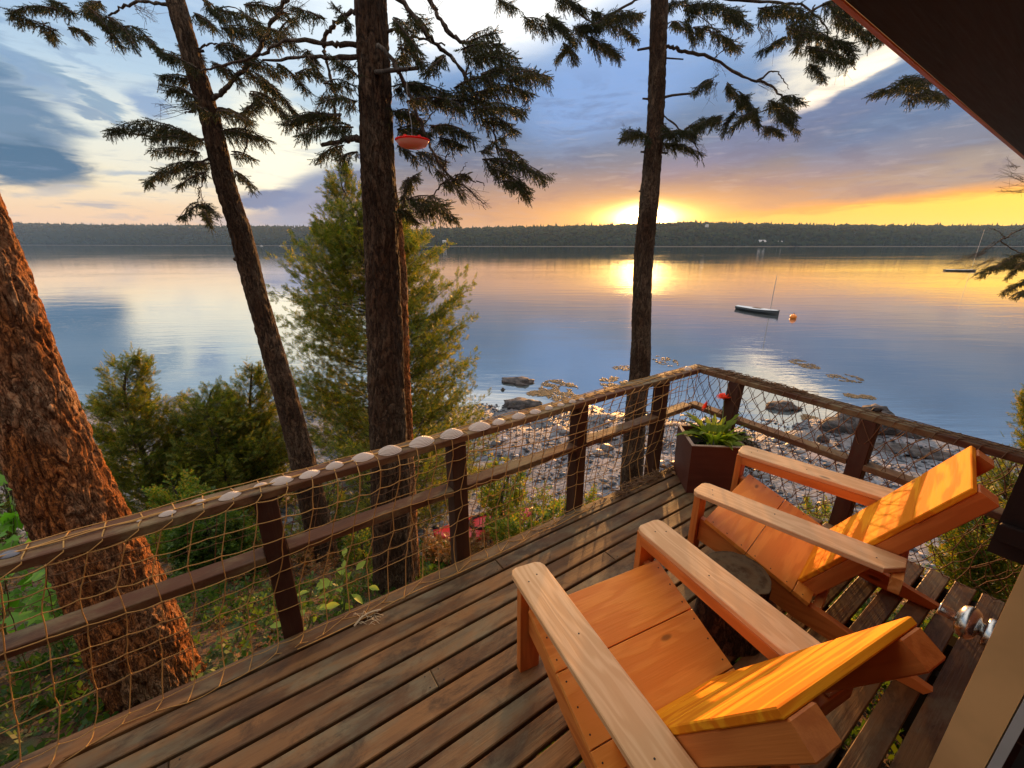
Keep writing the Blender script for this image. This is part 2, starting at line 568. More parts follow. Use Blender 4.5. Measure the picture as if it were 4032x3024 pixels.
M['post'] = wood('post_wood', (0.085, 0.028, 0.012), (0.042, 0.013, 0.007), ring=20, rough=0.7, knots=0.1,
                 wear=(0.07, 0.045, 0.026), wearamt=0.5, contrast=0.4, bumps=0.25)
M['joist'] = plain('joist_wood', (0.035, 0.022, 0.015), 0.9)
M['planter'] = wood('planter_wood', (0.16, 0.055, 0.035), (0.085, 0.025, 0.018), ring=14, rough=0.45, knots=0.0, contrast=0.35)
M['screw'] = plain('screw_hole', (0.02, 0.016, 0.014), 0.6, 0.3)
M['rope'] = plain('net_rope', (0.16, 0.085, 0.04), 0.9)
M['ropeL'] = plain('net_rope_sunlit', (0.46, 0.25, 0.075), 0.9)  # golden copy of the net rope, with sunlight put into its colour
M['barkA'] = bark('bark_old_spruce', (0.16, 0.052, 0.018), (0.62, 0.22, 0.055), (0.46, 0.30, 0.18), 22.0, 0.02)
M['barkB'] = bark('bark_spruce', (0.045, 0.022, 0.012), (0.10, 0.055, 0.030), (0.17, 0.12, 0.08), 17.0, 0.015)
M['branch'] = bark('bark_branch', (0.07, 0.05, 0.04), (0.12, 0.09, 0.07), (0.18, 0.15, 0.12), 30.0, 0.006)
M['needle'] = leafmat('spruce_needles', [(0.016, 0.026, 0.010), (0.026, 0.040, 0.013), (0.040, 0.052, 0.016), (0.075, 0.060, 0.018)], 0.30)
M['cedar'] = leafmat('cedar_fronds', [(0.030, 0.070, 0.014), (0.075, 0.130, 0.018), (0.16, 0.185, 0.022), (0.34, 0.25, 0.035)], 0.5)
M['shrub'] = leafmat('shrub_leaves', [(0.05, 0.12, 0.02), (0.11, 0.20, 0.025), (0.22, 0.25, 0.03), (0.34, 0.22, 0.035)], 0.5)
M['maple'] = leafmat('maple_leaves', [(0.08, 0.20, 0.02), (0.12, 0.28, 0.03), (0.18, 0.34, 0.03)], 0.5, tcol=(1.3, 1.6, 0.6))
M['cover'] = leafmat('cover_leaves', [(0.020, 0.055, 0.012), (0.040, 0.090, 0.015), (0.070, 0.130, 0.02), (0.10, 0.15, 0.02)], 0.4)
M['litter'] = leafmat('leaf_litter', [(0.10, 0.05, 0.022), (0.20, 0.09, 0.03), (0.28, 0.13, 0.04), (0.10, 0.10, 0.03)], 0.25)
M['lime'] = leafmat('sapling_leaves', [(0.22, 0.32, 0.04), (0.30, 0.40, 0.05), (0.38, 0.42, 0.07)], 0.5)
# ------------------------------------------------------------------ ground
BD = Vector((0.828, 0.5605, 0)).normalized()      # along the deck boards
ND = Vector((0.5605, -0.828, 0)).normalized()     # across them, towards the house
def DK(s, q, z=0.0):
    return BD * s + ND * q + Vector((0, 0, z))

PY = [-30, -3, 1.2, 2.2, 3.8, 5.5, 7.5, 10.0, 13.0, 15.6, 18.0, 24.0, 60.0, 400.0]
PZ = [1.2, -0.5, -0.75, -1.05, -1.85, -2.85, -3.45, -3.78, -4.08, -4.33, -4.7, -5.6, -9.0, -12.0]
def ground_z(x, y):
    yy = y + 0.20 * np.maximum(x - 2, 0) * (x < 40) + 0.04 * np.minimum(x, 0)
    z = np.interp(yy, PY, PZ)
    a = np.clip((yy - 5.5) / 3, 0, 1)
    z = z + 0.10 * np.sin(x * 0.9 + 1.3 * np.sin(y * 0.5)) * np.cos(y * 0.7 + 0.5) + a * 0.05 * np.sin(3.1 * x + 2 * np.sin(1.7 * y)) * np.sin(2.3 * y)
    return z
def gz(x, y): return float(ground_z(np.array([x]), np.array([y]))[0])

xs = np.r_[np.linspace(-1500, -60, 10), np.linspace(-50, -16, 14), np.arange(-15, 20.01, 0.22), np.linspace(22, 60, 14), np.linspace(90, 1500, 10)]
ys = np.r_[np.linspace(-300, -12, 8), np.arange(-10, 0, 1.0), np.arange(0, 24.01, 0.22), np.linspace(26, 60, 10), np.linspace(80, 400, 6)]
gx, gy = np.meshgrid(xs, ys)
gzv = ground_z(gx, gy)
fr = np.clip((gy - 6) / 3, 0, 1) * (np.abs(gx) < 22) * (gy < 24)
for i in range(gx.shape[0]):
    for j in range(gx.shape[1]):
        if fr[i, j] > 0:
            gzv[i, j] += fr[i, j] * 0.09 * (mn.fractal(Vector((gx[i, j] * 1.1, gy[i, j] * 1.6, 0.3)), 1.0, 2.1, 4))
ny_, nx_ = gx.shape
V = np.stack([gx, gy, gzv], -1).reshape(-1, 3)
ii, jj = np.meshgrid(np.arange(ny_ - 1), np.arange(nx_ - 1), indexing='ij')
k = (ii * nx_ + jj).ravel()
F = np.stack([k, k + 1, k + nx_ + 1, k + nx_], 1)
m, x, b, c, o = material('shore_ground')
v = c.outputs['Object']
sp = x.n('ShaderNodeSeparateXYZ')
x.link(v, sp.inputs[0])
hn = x.noise(v, 0.9, 5.0, 0.65)
h = x.add(sp.outputs[2], x.mul(x.sub(hn, 0.5), 1.3))
soil = x.mix(x.smooth(x.noise(v, 5.0, 6.0, 0.7), 0.35, 0.65), (0.035, 0.022, 0.013), (0.12, 0.055, 0.022))
soil = x.mix(x.mul(x.smooth(x.noise(v, 2.2, 3.0, 0.6), 0.50, 0.62), 0.8), soil, (0.045, 0.075, 0.018))
peb = x.n('ShaderNodeTexVoronoi')
x.link(v, peb.inputs['Vector'])
peb.inputs['Scale'].default_value = 9.0
pv = x.n('ShaderNodeSeparateColor')
x.link(peb.outputs['Color'], pv.inputs[0])
stone = x.mix(pv.outputs[0], (0.06, 0.07, 0.085), (0.20, 0.21, 0.25))
stone = x.mix(x.smooth(x.noise(v, 0.7, 4.0, 0.6), 0.50, 0.64), stone, (0.22, 0.19, 0.205))
stone = x.mix(x.mul(x.smooth(x.noise(v, 1.6, 5.0, 0.7), 0.56, 0.70), 0.8), stone, (0.04, 0.038, 0.035))
wet = x.smooth(sp.outputs[2], -3.95, -4.25)
stone = x.mix(x.mul(wet, 0.55), stone, (0.045, 0.045, 0.045))
x.link(x.mix(x.smooth(h, -2.45, -2.95), soil, stone), b.inputs['Base Color'])
b.inputs['Roughness'].default_value = 0.6
x.link(x.add(0.9, x.mul(x.smooth(sp.outputs[2], -3.9, -4.3), -0.4)), b.inputs['Roughness'])
pe = x.add(x.mul(peb.outputs['Distance'], -0.7), x.noise(v, 14.0, 6.0, 0.7))
bump(x, b, pe, 0.9, 0.06)
ground = obj('ground', V, F, m, smooth=True)
ground['kind'] = 'structure'

# ------------------------------------------------------------------ water
m, x, b, c, o = material('sea_water')
v = c.outputs['Object']
w1 = x.noise(x.map(v, scale=(0.16, 0.60, 1.0)), 1.0, 3.0, 0.55, 0.3)
w2 = x.noise(x.map(v, scale=(0.55, 2.6, 1.0), rot=(0, 0, 0.12)), 1.0, 3.0, 0.6, 0.4)
w3 = x.noise(x.map(v, scale=(2.2, 9.0, 1.0), rot=(0, 0, -0.1)), 1.0, 2.0, 0.6)
patch = x.smooth(x.noise(x.map(v, scale=(0.012, 0.035, 1.0)), 1.0, 4.0, 0.6, 0.5), 0.40, 0.66, 0.10, 1.0)
hh = x.add(x.mul(w1, 0.75), x.mul(x.add(x.mul(w2, 0.42), x.mul(w3, 0.10)), patch))
bn = x.n('ShaderNodeBump')
bn.inputs['Strength'].default_value = 0.34
bn.inputs['Distance'].default_value = 0.065
x.link(hh, bn.inputs['Height'])
gl = x.n('ShaderNodeBsdfGlossy')
gl.inputs['Roughness'].default_value = 0.035
gl.inputs['Color'].default_value = (0.97, 0.96, 0.95, 1)
x.link(bn.outputs[0], gl.inputs['Normal'])
fz = x.n('ShaderNodeFresnel')
fz.inputs['IOR'].default_value = 1.40
x.link(bn.outputs[0], fz.inputs['Normal'])
x.link(x.mix(x.smooth(x.noise(v, 0.2, 3.0), 0.35, 0.65), (0.045, 0.075, 0.095), (0.075, 0.10, 0.11)), b.inputs['Base Color'])
b.inputs['Roughness'].default_value = 0.9
b.inputs['Specular IOR Level'].default_value = 0.0
mx = x.n('ShaderNodeMixShader')
x.link(x.m('MINIMUM', x.add(0.30, x.mul(fz.outputs[0], 1.25)), 1.0), mx.inputs[0])
x.link(b.outputs[0], mx.inputs[1])
x.link(gl.outputs[0], mx.inputs[2])
x.link(mx.outputs[0], o.inputs[0])
water = obj('water', [(-7000, 5, WATER_Z), (7000, 5, WATER_Z), (7000, 7000, WATER_Z), (-7000, 7000, WATER_Z)], [[0, 1, 2, 3]], m)
water['kind'] = 'structure'

# ------------------------------------------------------------------ far shore: hills and wood
def shore_prof(px):
    """distance of the far waterline and height of the ridge for a bearing given as x of the 2212 view"""
    D = np.interp(px, [-900, 0, 400, 860, 930, 1500, 2212, 3200], [2300, 2000, 1700, 1350, 1080, 1000, 1040, 1200])
    R = np.interp(px, [-900, 0, 200, 400, 600, 860, 905, 960, 1100, 1300, 1480, 1700, 2000, 2212, 3200],
                      [140, 166, 140, 124, 108, 86, 62, 67, 70, 76, 85, 78, 75, 72, 60])
    return D, R
pxs = np.linspace(-900, 3300, 300)
rows = [(0.0, -0.06), (0.004, 0.015), (0.02, 0.03), (0.10, 0.30), (0.22, 0.62), (0.38, 0.74), (0.8, 0.5), (1.2, -0.2)]
Vh = []
for t, hf in rows:
    for p in pxs:
        D, R = shore_prof(p)
        az_ = math.atan((p - 1106) / 912.0 / (1.0 / math.cos(PITCH)))
        jag = 1 + 0.012 * mn.noise(Vector((p * 0.02, 0, 0)))
        d = D * jag * (1 + t)
        hgt = hf * R * (1 + 0.26 * mn.noise(Vector((p * 0.008, t * 5, 2.0)))) if hf > 0 else hf * 60
        Vh.append((d * math.tan(az_), d, WATER_Z + hgt))
n_ = len(pxs)
Fh = np.array([[r * n_ + i, r * n_ + i + 1, (r + 1) * n_ + i + 1, (r + 1) * n_ + i] for r in range(len(rows) - 1) for i in range(n_ - 1)])
m, x, b, c, o = material('far_hill_ground')
sp = x.n('ShaderNodeSeparateXYZ')
x.link(c.outputs['Object'], sp.inputs[0])
x.link(x.mix(x.smooth(sp.outputs[2], WATER_Z + 0.6, WATER_Z + 1.6), (0.12, 0.105, 0.085), (0.008, 0.015, 0.009)), b.inputs['Base Color'])
b.inputs['Specular IOR Level'].default_value = 0.0
b.inputs['Roughness'].default_value = 1.0
hills = obj('hills', Vh, Fh, m)
hills['kind'] = 'structure'

def unit_blob(k):
    r = np.random.default_rng(k)
    V_, F_ = [], []
    rings = [(0.0, 0.3), (0.3, 0.95), (0.72, 0.75), (1.0, 0.08)]
    if k % 3 == 0:
        rings = [(0.0, 0.30), (0.12, 0.8), (0.6, 0.42), (1.05, 0.02)]
    for z, rad in rings:
        for i in range(6):
            a = i * math.pi / 3 + z * 0.5
            rr = rad * r.uniform(0.75, 1.2)
            V_.append((rr * math.cos(a), rr * math.sin(a), z + r.uniform(-0.05, 0.05)))
    for j in range(len(rings) - 1):
        for i in range(6):
            i2 = (i + 1) % 6
            F_.append((j * 6 + i, j * 6 + i2, (j + 1) * 6 + i2, (j + 1) * 6 + i))
    return np.array(V_), np.array(F_)
blobs = [unit_blob(k) for k in range(6)]
r_ = np.random.default_rng(3)
VV, FF, off_ = [], [], 0
NT = 8000
px_ = r_.uniform(-220, 2420, NT)
tt = 0.012 + 0.37 * r_.uniform(0, 1, NT) ** 1.25
tt[:1600] = r_.uniform(0.010, 0.03, 1600)
D_, R_ = shore_prof(px_)
hf = np.interp(tt, [q[0] for q in rows], [q[1] for q in rows])
for i in range(NT):
    az_ = math.atan((px_[i] - 1106) / 912.0 * math.cos(PITCH))
    d = D_[i] * (1 + tt[i])
    kk = r_.integers(0, 6)
    bv, bf = blobs[kk]
    hgt = r_.uniform(7, 15) * (0.8 if kk % 3 else 1.2) * (D_[i] / 1100) ** 0.35
    wid = hgt * (r_.uniform(0.34, 0.50) if kk % 3 else r_.uniform(0.18, 0.26))
    wid *= 1.0 + 1.1 * min(1.0, tt[i] / 0.12) * (1.0 if kk % 3 else 0.3)
    a = r_.uniform(0, 6.28)
    P = bv.copy()
    P[:, 0], P[:, 1] = (bv[:, 0] * math.cos(a) - bv[:, 1] * math.sin(a)) * wid, (bv[:, 0] * math.sin(a) + bv[:, 1] * math.cos(a)) * wid
    P[:, 2] = bv[:, 2] * hgt * (0.75 + 0.5 * abs(mn.noise(Vector((px_[i] * 0.03, tt[i] * 9, 0)))) )
    P += np.array([d * math.tan(az_), d, WATER_Z + hf[i] * R_[i] - 1.0])
    VV.append(P); FF.append(bf + off_); off_ += len(P)
m = leafmat('far_wood', [(0.006, 0.015, 0.009), (0.009, 0.020, 0.010), (0.013, 0.026, 0.011), (0.020, 0.032, 0.012)], 0.0, 1.0, spec=0.0)
fw = obj('far_forest', np.concatenate(VV), np.concatenate(FF), m)
tag(fw, 'distant wooded shore running along the whole horizon', 'forest', kind='stuff')

# haze over the bay
m = bpy.data.materials.new('haze')
m.use_nodes = True
m.node_tree.nodes.clear()
x = NX(m.node_tree)
o = x.n('ShaderNodeOutputMaterial')
pv = x.n('ShaderNodeVolumePrincipled')
pv.inputs['Color'].default_value = (0.52, 0.72, 1.0, 1)
pv.inputs['Density'].default_value = 0.00006
pv.inputs['Anisotropy'].default_value = 0.35
x.link(pv.outputs[0], o.inputs['Volume'])
V, F = box(-3300, 3300, -320, 3600, -14, 100)
haze = obj('haze', V, F, m)
haze['kind'] = 'stuff'
haze['label'] = 'thin evening haze over the bay and the far shore'
haze['category'] = 'haze'

# ------------------------------------------------------------------ rocks
m_rock, x, b, c, o = material('shore_rock')
v = c.outputs['Object']
lay_ = x.noise(x.map(v, scale=(1, 1, 4.5), rot=(0.25, 0.1, 0)), 3.0, 6.0, 0.7, 0.4)
col = x.mix(x.smooth(lay_, 0.35, 0.65), (0.018, 0.018, 0.020), (0.10, 0.085, 0.085))
sp = x.n('ShaderNodeSeparateXYZ')
x.link(v, sp.inputs[0])
col = x.mix(x.mul(x.smooth(x.noise(v, 5.0, 5.0, 0.7), 0.5, 0.68), 0.5), col, (0.05, 0.036, 0.016))
x.link(col, b.inputs['Base Color'])
b.inputs['Roughness'].default_value = 0.75
b.inputs['Specular IOR Level'].default_value = 0.2
bump(x, b, x.add(lay_, x.noise(v, 22.0, 6.0, 0.7)), 0.8, 0.03)

def rock(name, c_, size, seed, label, cat='rock', flat=0.6, group=None, rough=0.45, mat=None, rz=0.0, n=26):
    """a lumpy layered boulder whose bottom is sunk in the ground"""
    V_, F_ = [], []
    nu, nv = n, n // 2
    for j in range(nv + 1):
        ph = math.pi * j / nv
        for i in range(nu):
            th = 2 * math.pi * i / nu
            d = Vector((math.sin(ph) * math.cos(th), math.sin(ph) * math.sin(th), math.cos(ph)))
            e = d * 1.3 + Vector((seed * 3.1, seed, 0))
            r = 1 + rough * mn.noise(e) + rough * 0.5 * mn.noise(e * 2.6) + rough * 0.22 * mn.noise(e * 6)
            st = d.z * r
            st = round(st * 5) / 5 * 0.5 + st * 0.5
            V_.append((d.x * r * size[0], d.y * r * size[1], st * size[2]))
    for j in range(nv):
        for i in range(nu):
            i2 = (i + 1) % nu
            F_.append((j * nu + i, (j + 1) * nu + i, (j + 1) * nu + i2, j * nu + i2))
    o_ = obj(name, V_, np.array(F_), mat or m_rock, loc=c_)
    o_.rotation_euler = (0, 0, rz)
    tag(o_, label, cat, group)
    return o_

wz = WATER_Z
def WP(u, v): return UZ(u, v, wz)
p = WP(1121, 826); rock('rock', (p.x, p.y, wz + 0.02), (0.72, 0.42, 0.17), 1, 'long flat grey rock lying alone in the shallow water', rz=-0.25)
p = WP(1123, 878); rock('rock', (p.x, p.y, wz + 0.05), (0.74, 0.50, 0.26), 2.2, 'broad dark ledge rock at the waterline above the row of shells', rz=0.1)
p = WP(1086, 842); rock('rock', (p.x, p.y, wz), (0.10, 0.12, 0.08), 3.4, 'small stone between the two flat rocks beside the cedar')
p = WP(1688, 880); rock('rock', (p.x, p.y, wz + 0.02), (0.62, 0.42, 0.22), 4.1, 'rounded grey rock in the water seen through the net right of the planter')
p = WP(1870, 935); rock('rock', (p.x, p.y, wz + 0.10), (1.30, 0.70, 0.72), 5.6, 'biggest dark boulder on the beach behind the right railing', rz=-0.2)
p = WP(1950, 985); rock('rock', (p.x, p.y, wz + 0.10), (1.0, 0.45, 0.22), 6.2, 'low flat rock leading from the big boulder to the water', rz=-0.3)
p = UZ(2020, 988, -4.05); rock('rock', (p.x, p.y, -4.05), (0.50, 0.32, 0.22), 7.2, 'brown rock just left of the far chair back')
p = UZ(1778, 948, -4.1); rock('rock', (p.x, p.y, -4.12), (0.17, 0.17, 0.15), 8.2, 'small pale round stone in front of the biggest boulder', rough=0.2)
p = UZ(1445, 925, -4.05); rock('rock', (p.x, p.y, -4.10), (0.42, 0.30, 0.16), 9.9, 'dark wet rock behind the net left of the corner post')
p = UZ(1275, 948, -4.0); rock('rock', (p.x, p.y, -4.02), (0.75, 0.26, 0.16), 11.3, 'long dark rock seen under the rail left of the slim spruce', rz=0.3)
p = UZ(1300, 990, -3.9); rock('rock', (p.x, p.y, -3.9), (0.30, 0.22, 0.15), 12.7, 'blocky dark rock low behind the net left of the slim spruce')

# pebbles and broken shells of the beach, too many to count
pv_, pf_ = [], []
off_ = 0
r_ = np.random.default_rng(11)
ico = np.array([(0, 0, 1), (0.9, 0, 0.1), (0.25, 0.85, 0), (-0.75, 0.5, 0.1), (-0.7, -0.55, 0), (0.3, -0.85, 0.1), (0, 0, -0.8)])
icf = [(0, 1, 2), (0, 2, 3), (0, 3, 4), (0, 4, 5), (0, 5, 1), (6, 2, 1), (6, 3, 2), (6, 4, 3), (6, 5, 4), (6, 1, 5)]
NP = 15000
xx = r_.uniform(-9, 17, NP)
yy = 5.5 + (r_.uniform(0, 1, NP) ** 0.8) * 10.2 - 0.20 * np.maximum(xx - 2, 0)
zz = ground_z(xx, yy)
sz = 0.018 + 0.075 * r_.uniform(0, 1, NP) ** 3.5
keep = (zz > -4.36)
xx, yy, zz, sz = xx[keep], yy[keep], zz[keep], sz[keep]
for i in range(len(xx)):
    a = r_.uniform(0, 6.28)
    P = ico * (sz[i] * r_.uniform(0.7, 1.3, 3)) * np.array([1.2, 1.0, 0.55])
    ca, sa_ = math.cos(a), math.sin(a)
    P = np.stack([P[:, 0] * ca - P[:, 1] * sa_ + xx[i], P[:, 0] * sa_ + P[:, 1] * ca + yy[i], P[:, 2] + zz[i] + sz[i] * 0.2], 1)
    pv_.append(P)
n_ = len(xx)
pf_ = (np.array(icf)[None] + (np.arange(n_) * 7)[:, None, None]).reshape(-1, 3)
m, x, b, c, o = material('pebbles')
g = x.n('ShaderNodeNewGeometry')
x.link(x.ramp(g.outputs['Random Per Island'], [(0, (0.03, 0.035, 0.045)), (0.5, (0.10, 0.12, 0.15)), (0.90, (0.17, 0.18, 0.22)), (0.98, (0.28, 0.26, 0.29)), (1.0, (0.60, 0.55, 0.56))]), b.inputs['Base Color'])
b.inputs['Roughness'].default_value = 0.65
b.inputs['Specular IOR Level'].default_value = 0.2
peb_o = obj('pebbles', np.concatenate(pv_), pf_, m)
tag(peb_o, 'wet pebbles and shell bits strewn over the beach', 'pebbles', kind='stuff')
# medium stones that can be told apart through the net
m_st = [plain('beach_stone_%s' % n, c_, 0.55) for n, c_ in (('grey', (0.14, 0.135, 0.145)), ('dark', (0.04, 0.04, 0.045)), ('pink', (0.24, 0.18, 0.175)))]
proto_st = []
for k in range(3):
    o_ = rock('beach_stone', (0, 0, -50), (1, 1, 0.6), 20 + k * 3.3, '%s rounded stone among the wet pebbles of the beach' % ('grey', 'blackish', 'pinkish')[k], 'stone', group='%s stones on the beach' % ('grey', 'blackish', 'pinkish')[k], mat=m_st[k], n=12)
    proto_st.append(o_)
for i in range(70):
    X_, Y_ = r_.uniform(-3.5, 12), r_.uniform(6.5, 14)
    Y_ -= 0.20 * max(X_ - 2, 0)
    z_ = gz(X_, Y_)
    if z_ < -4.35: continue
    pr = proto_st[i % 3]
    o_ = pr if i < 3 else pr.copy()
    if i >= 3: COL.objects.link(o_)
    s_ = r_.uniform(0.08, 0.22)
    o_.location = (X_, Y_, z_ + s_ * 0.15)
    o_.scale = (s_ * r_.uniform(0.9, 1.6), s_, s_ * r_.uniform(0.6, 1.0))
    o_.rotation_euler = (0, 0, r_.uniform(0, 6.28))

# floating rockweed
def weed(u, v, ru, rv, seed, label, mat, dens=420):
    r = np.random.default_rng(seed)
    c0 = WP(u, v)
    ex = (WP(u + ru, v) - c0).length
    ey = (WP(u, v - rv) - c0).length
    V_, F_ = [], []
    for i in range(dens):
        a, rr = r.uniform(0, 6.28), math.sqrt(r.uniform(0, 1))
        x_, y_ = math.cos(a) * rr * ex, math.sin(a) * rr * ey
        if rv > 6 and mn.noise(Vector((x_ * 2.2, y_ * 2.2, seed))) < -0.08: continue
        s_ = r.uniform(0.02, 0.055)
        a = r.uniform(0, 6.28)
        n0 = len(V_)
        for q in range(4):
            an = a + q * 1.57
            l_ = s_ * (2.2 if q % 2 == 0 else 0.7)
            V_.append((x_ + l_ * math.cos(an), y_ + l_ * math.sin(an), 0.004 + r.uniform(0, 0.018)))
        V_.append((x_, y_, 0.024))
        F_ += [(n0, n0 + 1, n0 + 4), (n0 + 1, n0 + 2, n0 + 4), (n0 + 2, n0 + 3, n0 + 4), (n0 + 3, n0, n0 + 4)]
    o_ = obj('seaweed_patch', V_, F_, mat, loc=(c0.x, c0.y, wz))
    tag(o_, label, 'seaweed', 'seaweed floating near the shore')
M['weed'] = leafmat('rockweed', [(0.09, 0.055, 0.02), (0.17, 0.105, 0.04), (0.26, 0.16, 0.07)], 0.2, 0.55, spec=0.3)
weed(1208, 842, 42, 22, 1, 'large golden seaweed patch right of the flat rocks', M['weed'], 1300)
weed(1330, 830, 32, 16, 2, 'shining seaweed patch just left of the slim spruce above the rail', M['weed'], 900)
weed(1163, 850, 26, 6, 3, 'thin seaweed strip between the flat rocks and the golden patch', M['weed'], 300)
weed(1437, 780, 26, 10, 4, 'scattered seaweed right of the slim spruce near the rail top', M['weed'], 260)
weed(1352, 795, 30, 5, 5, 'faint seaweed streak left of the slim spruce', M['weed'], 160)
weed(1735, 786, 22, 9, 6, 'single round seaweed patch in the water right of the rail corner', M['weed'], 330)
weed(1825, 816, 32, 8, 7, 'seaweed patch halfway between the round patch and the beach', M['weed'], 300)
weed(1840, 855, 14, 4, 8, 'narrow brown seaweed strip close to the right beach', M['weed'], 160)
weed(1872, 858, 16, 4, 9, 'pale seaweed strip beside the narrow brown one', M['weed'], 120)
weed(1770, 915, 22, 16, 10, 'olive seaweed clinging round the left foot of the big boulder', M['weed'], 700)
weed(1790, 950, 14, 14, 12, 'olive seaweed clump below the biggest boulder', M['weed'], 260)
# ------------------------------------------------------------------ deck
deck = empty('deck_floor', (0, 0, 0), kind='structure')
PITCHQ, GAP = 0.1034, 0.0145
S_END = 3.055
r_ = np.random.default_rng(21)
joints = {1: [1.05], 4: [1.63], 5: [0.46], 3: [-0.45], 9: [0.36], 7: [1.55, -0.7], 10: [1.2], 12: [2.2], 14: [1.9], 6: [-0.2], 11: [0.02]}
for k in range(18):
    q0 = -1.83 + k * PITCHQ
    q1 = q0 + PITCHQ - GAP - (0.005 if k > 12 else 0)
    if k == 0: q0 -= 0.004
    js = [-2.6] + sorted(joints.get(k, [])) + [S_END + r_.uniform(-0.012, 0.012)]
    for a, b_ in zip(js[:-1], js[1:]):
        zt = r_.uniform(-0.0025, 0.0)
        a_ = a + 0.0012; b2 = b_ - 0.0012
        n_ = 10
        V, F = box(0, b2 - a_, -(q1 - q0) / 2, (q1 - q0) / 2, -0.034, 0, 0.0035)
        pl = obj('plank', V, F, M['deck'], deck, mat4=frame(DK(a_, (q0 + q1) / 2, zt), BD, (0, 0, 1)) )
        for sx in ((a_ + 0.03) if a > -2.5 else None, b2 - 0.03):
            if sx is None: continue
            for dq in (-0.028, 0.028):
                Vn, Fn = lathe([(0.0001, 0.0006), (0.0032, 0.0004), (0.0034, -0.002)], 8)
                obj('nail', Vn, Fn, M['screw'], pl, loc=(sx - a_, dq, 0.0003))
for s_ in (-1.9, -1.2, -0.5, 0.2, 0.9, 1.6, 2.3, 2.97):
    board('joist', DK(s_, -1.80, -0.10), DK(s_, 0.25, -0.10), 0.04, 0.13, M['joist'], deck, ch=0)
board('rim_board', DK(-2.6, -1.81, -0.11), DK(3.0, -1.81, -0.11), 0.03, 0.13, M['joist'], deck, ch=0)
for s_, q_ in ((-1.5, -1.7), (0.6, -1.7), (2.7, -1.7), (2.8, -0.1), (0.6, 0.1)):
    P = DK(s_, q_)
    g_ = gz(P.x, P.y)
    board('support_post', (P.x, P.y, g_ - 0.15), (P.x, P.y, -0.19), 0.09, 0.09, M['joist'], deck, up=BD, ch=0)

# ------------------------------------------------------------------ railing
RT, RB = 0.770, 0.731
def q_in(s): return -1.842 - 0.018 * s
def s_in(q): return 3.172 - 0.055 * (q + 1.9)
railing = empty('deck_railing', DK(0, -1.9), label='weathered wooden railing with net running round the deck corner', cat='railing')
RI = Vector(railing.location)
def rail_obj(name, V, F, mat, xa=None):
    pass
apex_i = DK(3.172, -1.900); apex_o = DK(3.276, -2.011)
A0i, A0o = DK(-1.6, q_in(-1.6)), DK(-1.6, q_in(-1.6) - 0.11)
B0i, B0o = DK(s_in(0.1), 0.1), DK(s_in(0.1) + 0.105, 0.1)
def cap(a_i, a_o, b_i, b_o, name):
    """mitred handrail board given its four corners (inner/outer at each end)"""
    Mx = frame(a_i, (b_i - a_i), (0, 0, 1))
    Mi = Mx.inverted()
    pts = [Mi @ Vector(p_) for p_ in (a_i, b_i, b_o, a_o)]
    poly = [(p_.x, p_.y) for p_ in pts]
    ar = sum(poly[i][0] * poly[(i + 1) % 4][1] - poly[(i + 1) % 4][0] * poly[i][1] for i in range(4))
    if ar < 0: poly = poly[::-1]
    V, F = prism(poly, RB, RT, 0.004)
    return obj(name, V, F, M['rail'], railing, mat4=Matrix.Translation(-RI) @ Mx)
cap(A0i, A0o, apex_i, apex_o, 'top_rail')
cap(apex_i + BD * 0.001, apex_o + BD * 0.001, B0i, B0o, 'top_rail')
def rp(s, q, z=0): return DK(s, q, z) - RI
POST_S = [-1.30, 0.0, 0.915, 1.845, 2.725]
PW = 0.088
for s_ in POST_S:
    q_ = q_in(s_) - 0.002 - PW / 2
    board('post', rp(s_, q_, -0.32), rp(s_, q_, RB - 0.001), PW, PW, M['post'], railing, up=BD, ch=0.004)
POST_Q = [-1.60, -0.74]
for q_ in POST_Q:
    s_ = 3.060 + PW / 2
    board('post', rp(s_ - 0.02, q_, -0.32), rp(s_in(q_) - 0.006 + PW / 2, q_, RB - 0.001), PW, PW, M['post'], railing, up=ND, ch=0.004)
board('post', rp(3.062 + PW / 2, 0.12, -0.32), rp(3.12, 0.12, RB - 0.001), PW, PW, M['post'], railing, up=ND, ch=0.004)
MZ = 0.440
edges = [-1.6] + POST_S + [3.13]
for i in range(len(edges) - 1):
    a_ = edges[i] + (PW / 2 + 0.001 if i > 0 else 0)
    b2 = edges[i + 1] - (PW / 2 + 0.001 if i < len(edges) - 2 else 0)
    board('mid_rail', rp(a_, q_in(a_) - 0.045, MZ), rp(b2, q_in(b2) - 0.045, MZ), 0.088, 0.038, M['rail'], railing, ch=0.003)
edq = [-1.955] + POST_Q + [0.06]
for i in range(len(edq) - 1):
    a_ = edq[i] + (PW / 2 + 0.001 if i > 0 else 0)
    b2 = edq[i + 1] - PW / 2 - 0.001
    board('mid_rail', rp(s_in(a_) + 0.02, a_, MZ), rp(s_in(b2) + 0.02, b2, MZ), 0.088, 0.038, M['rail'], railing, ch=0.003)

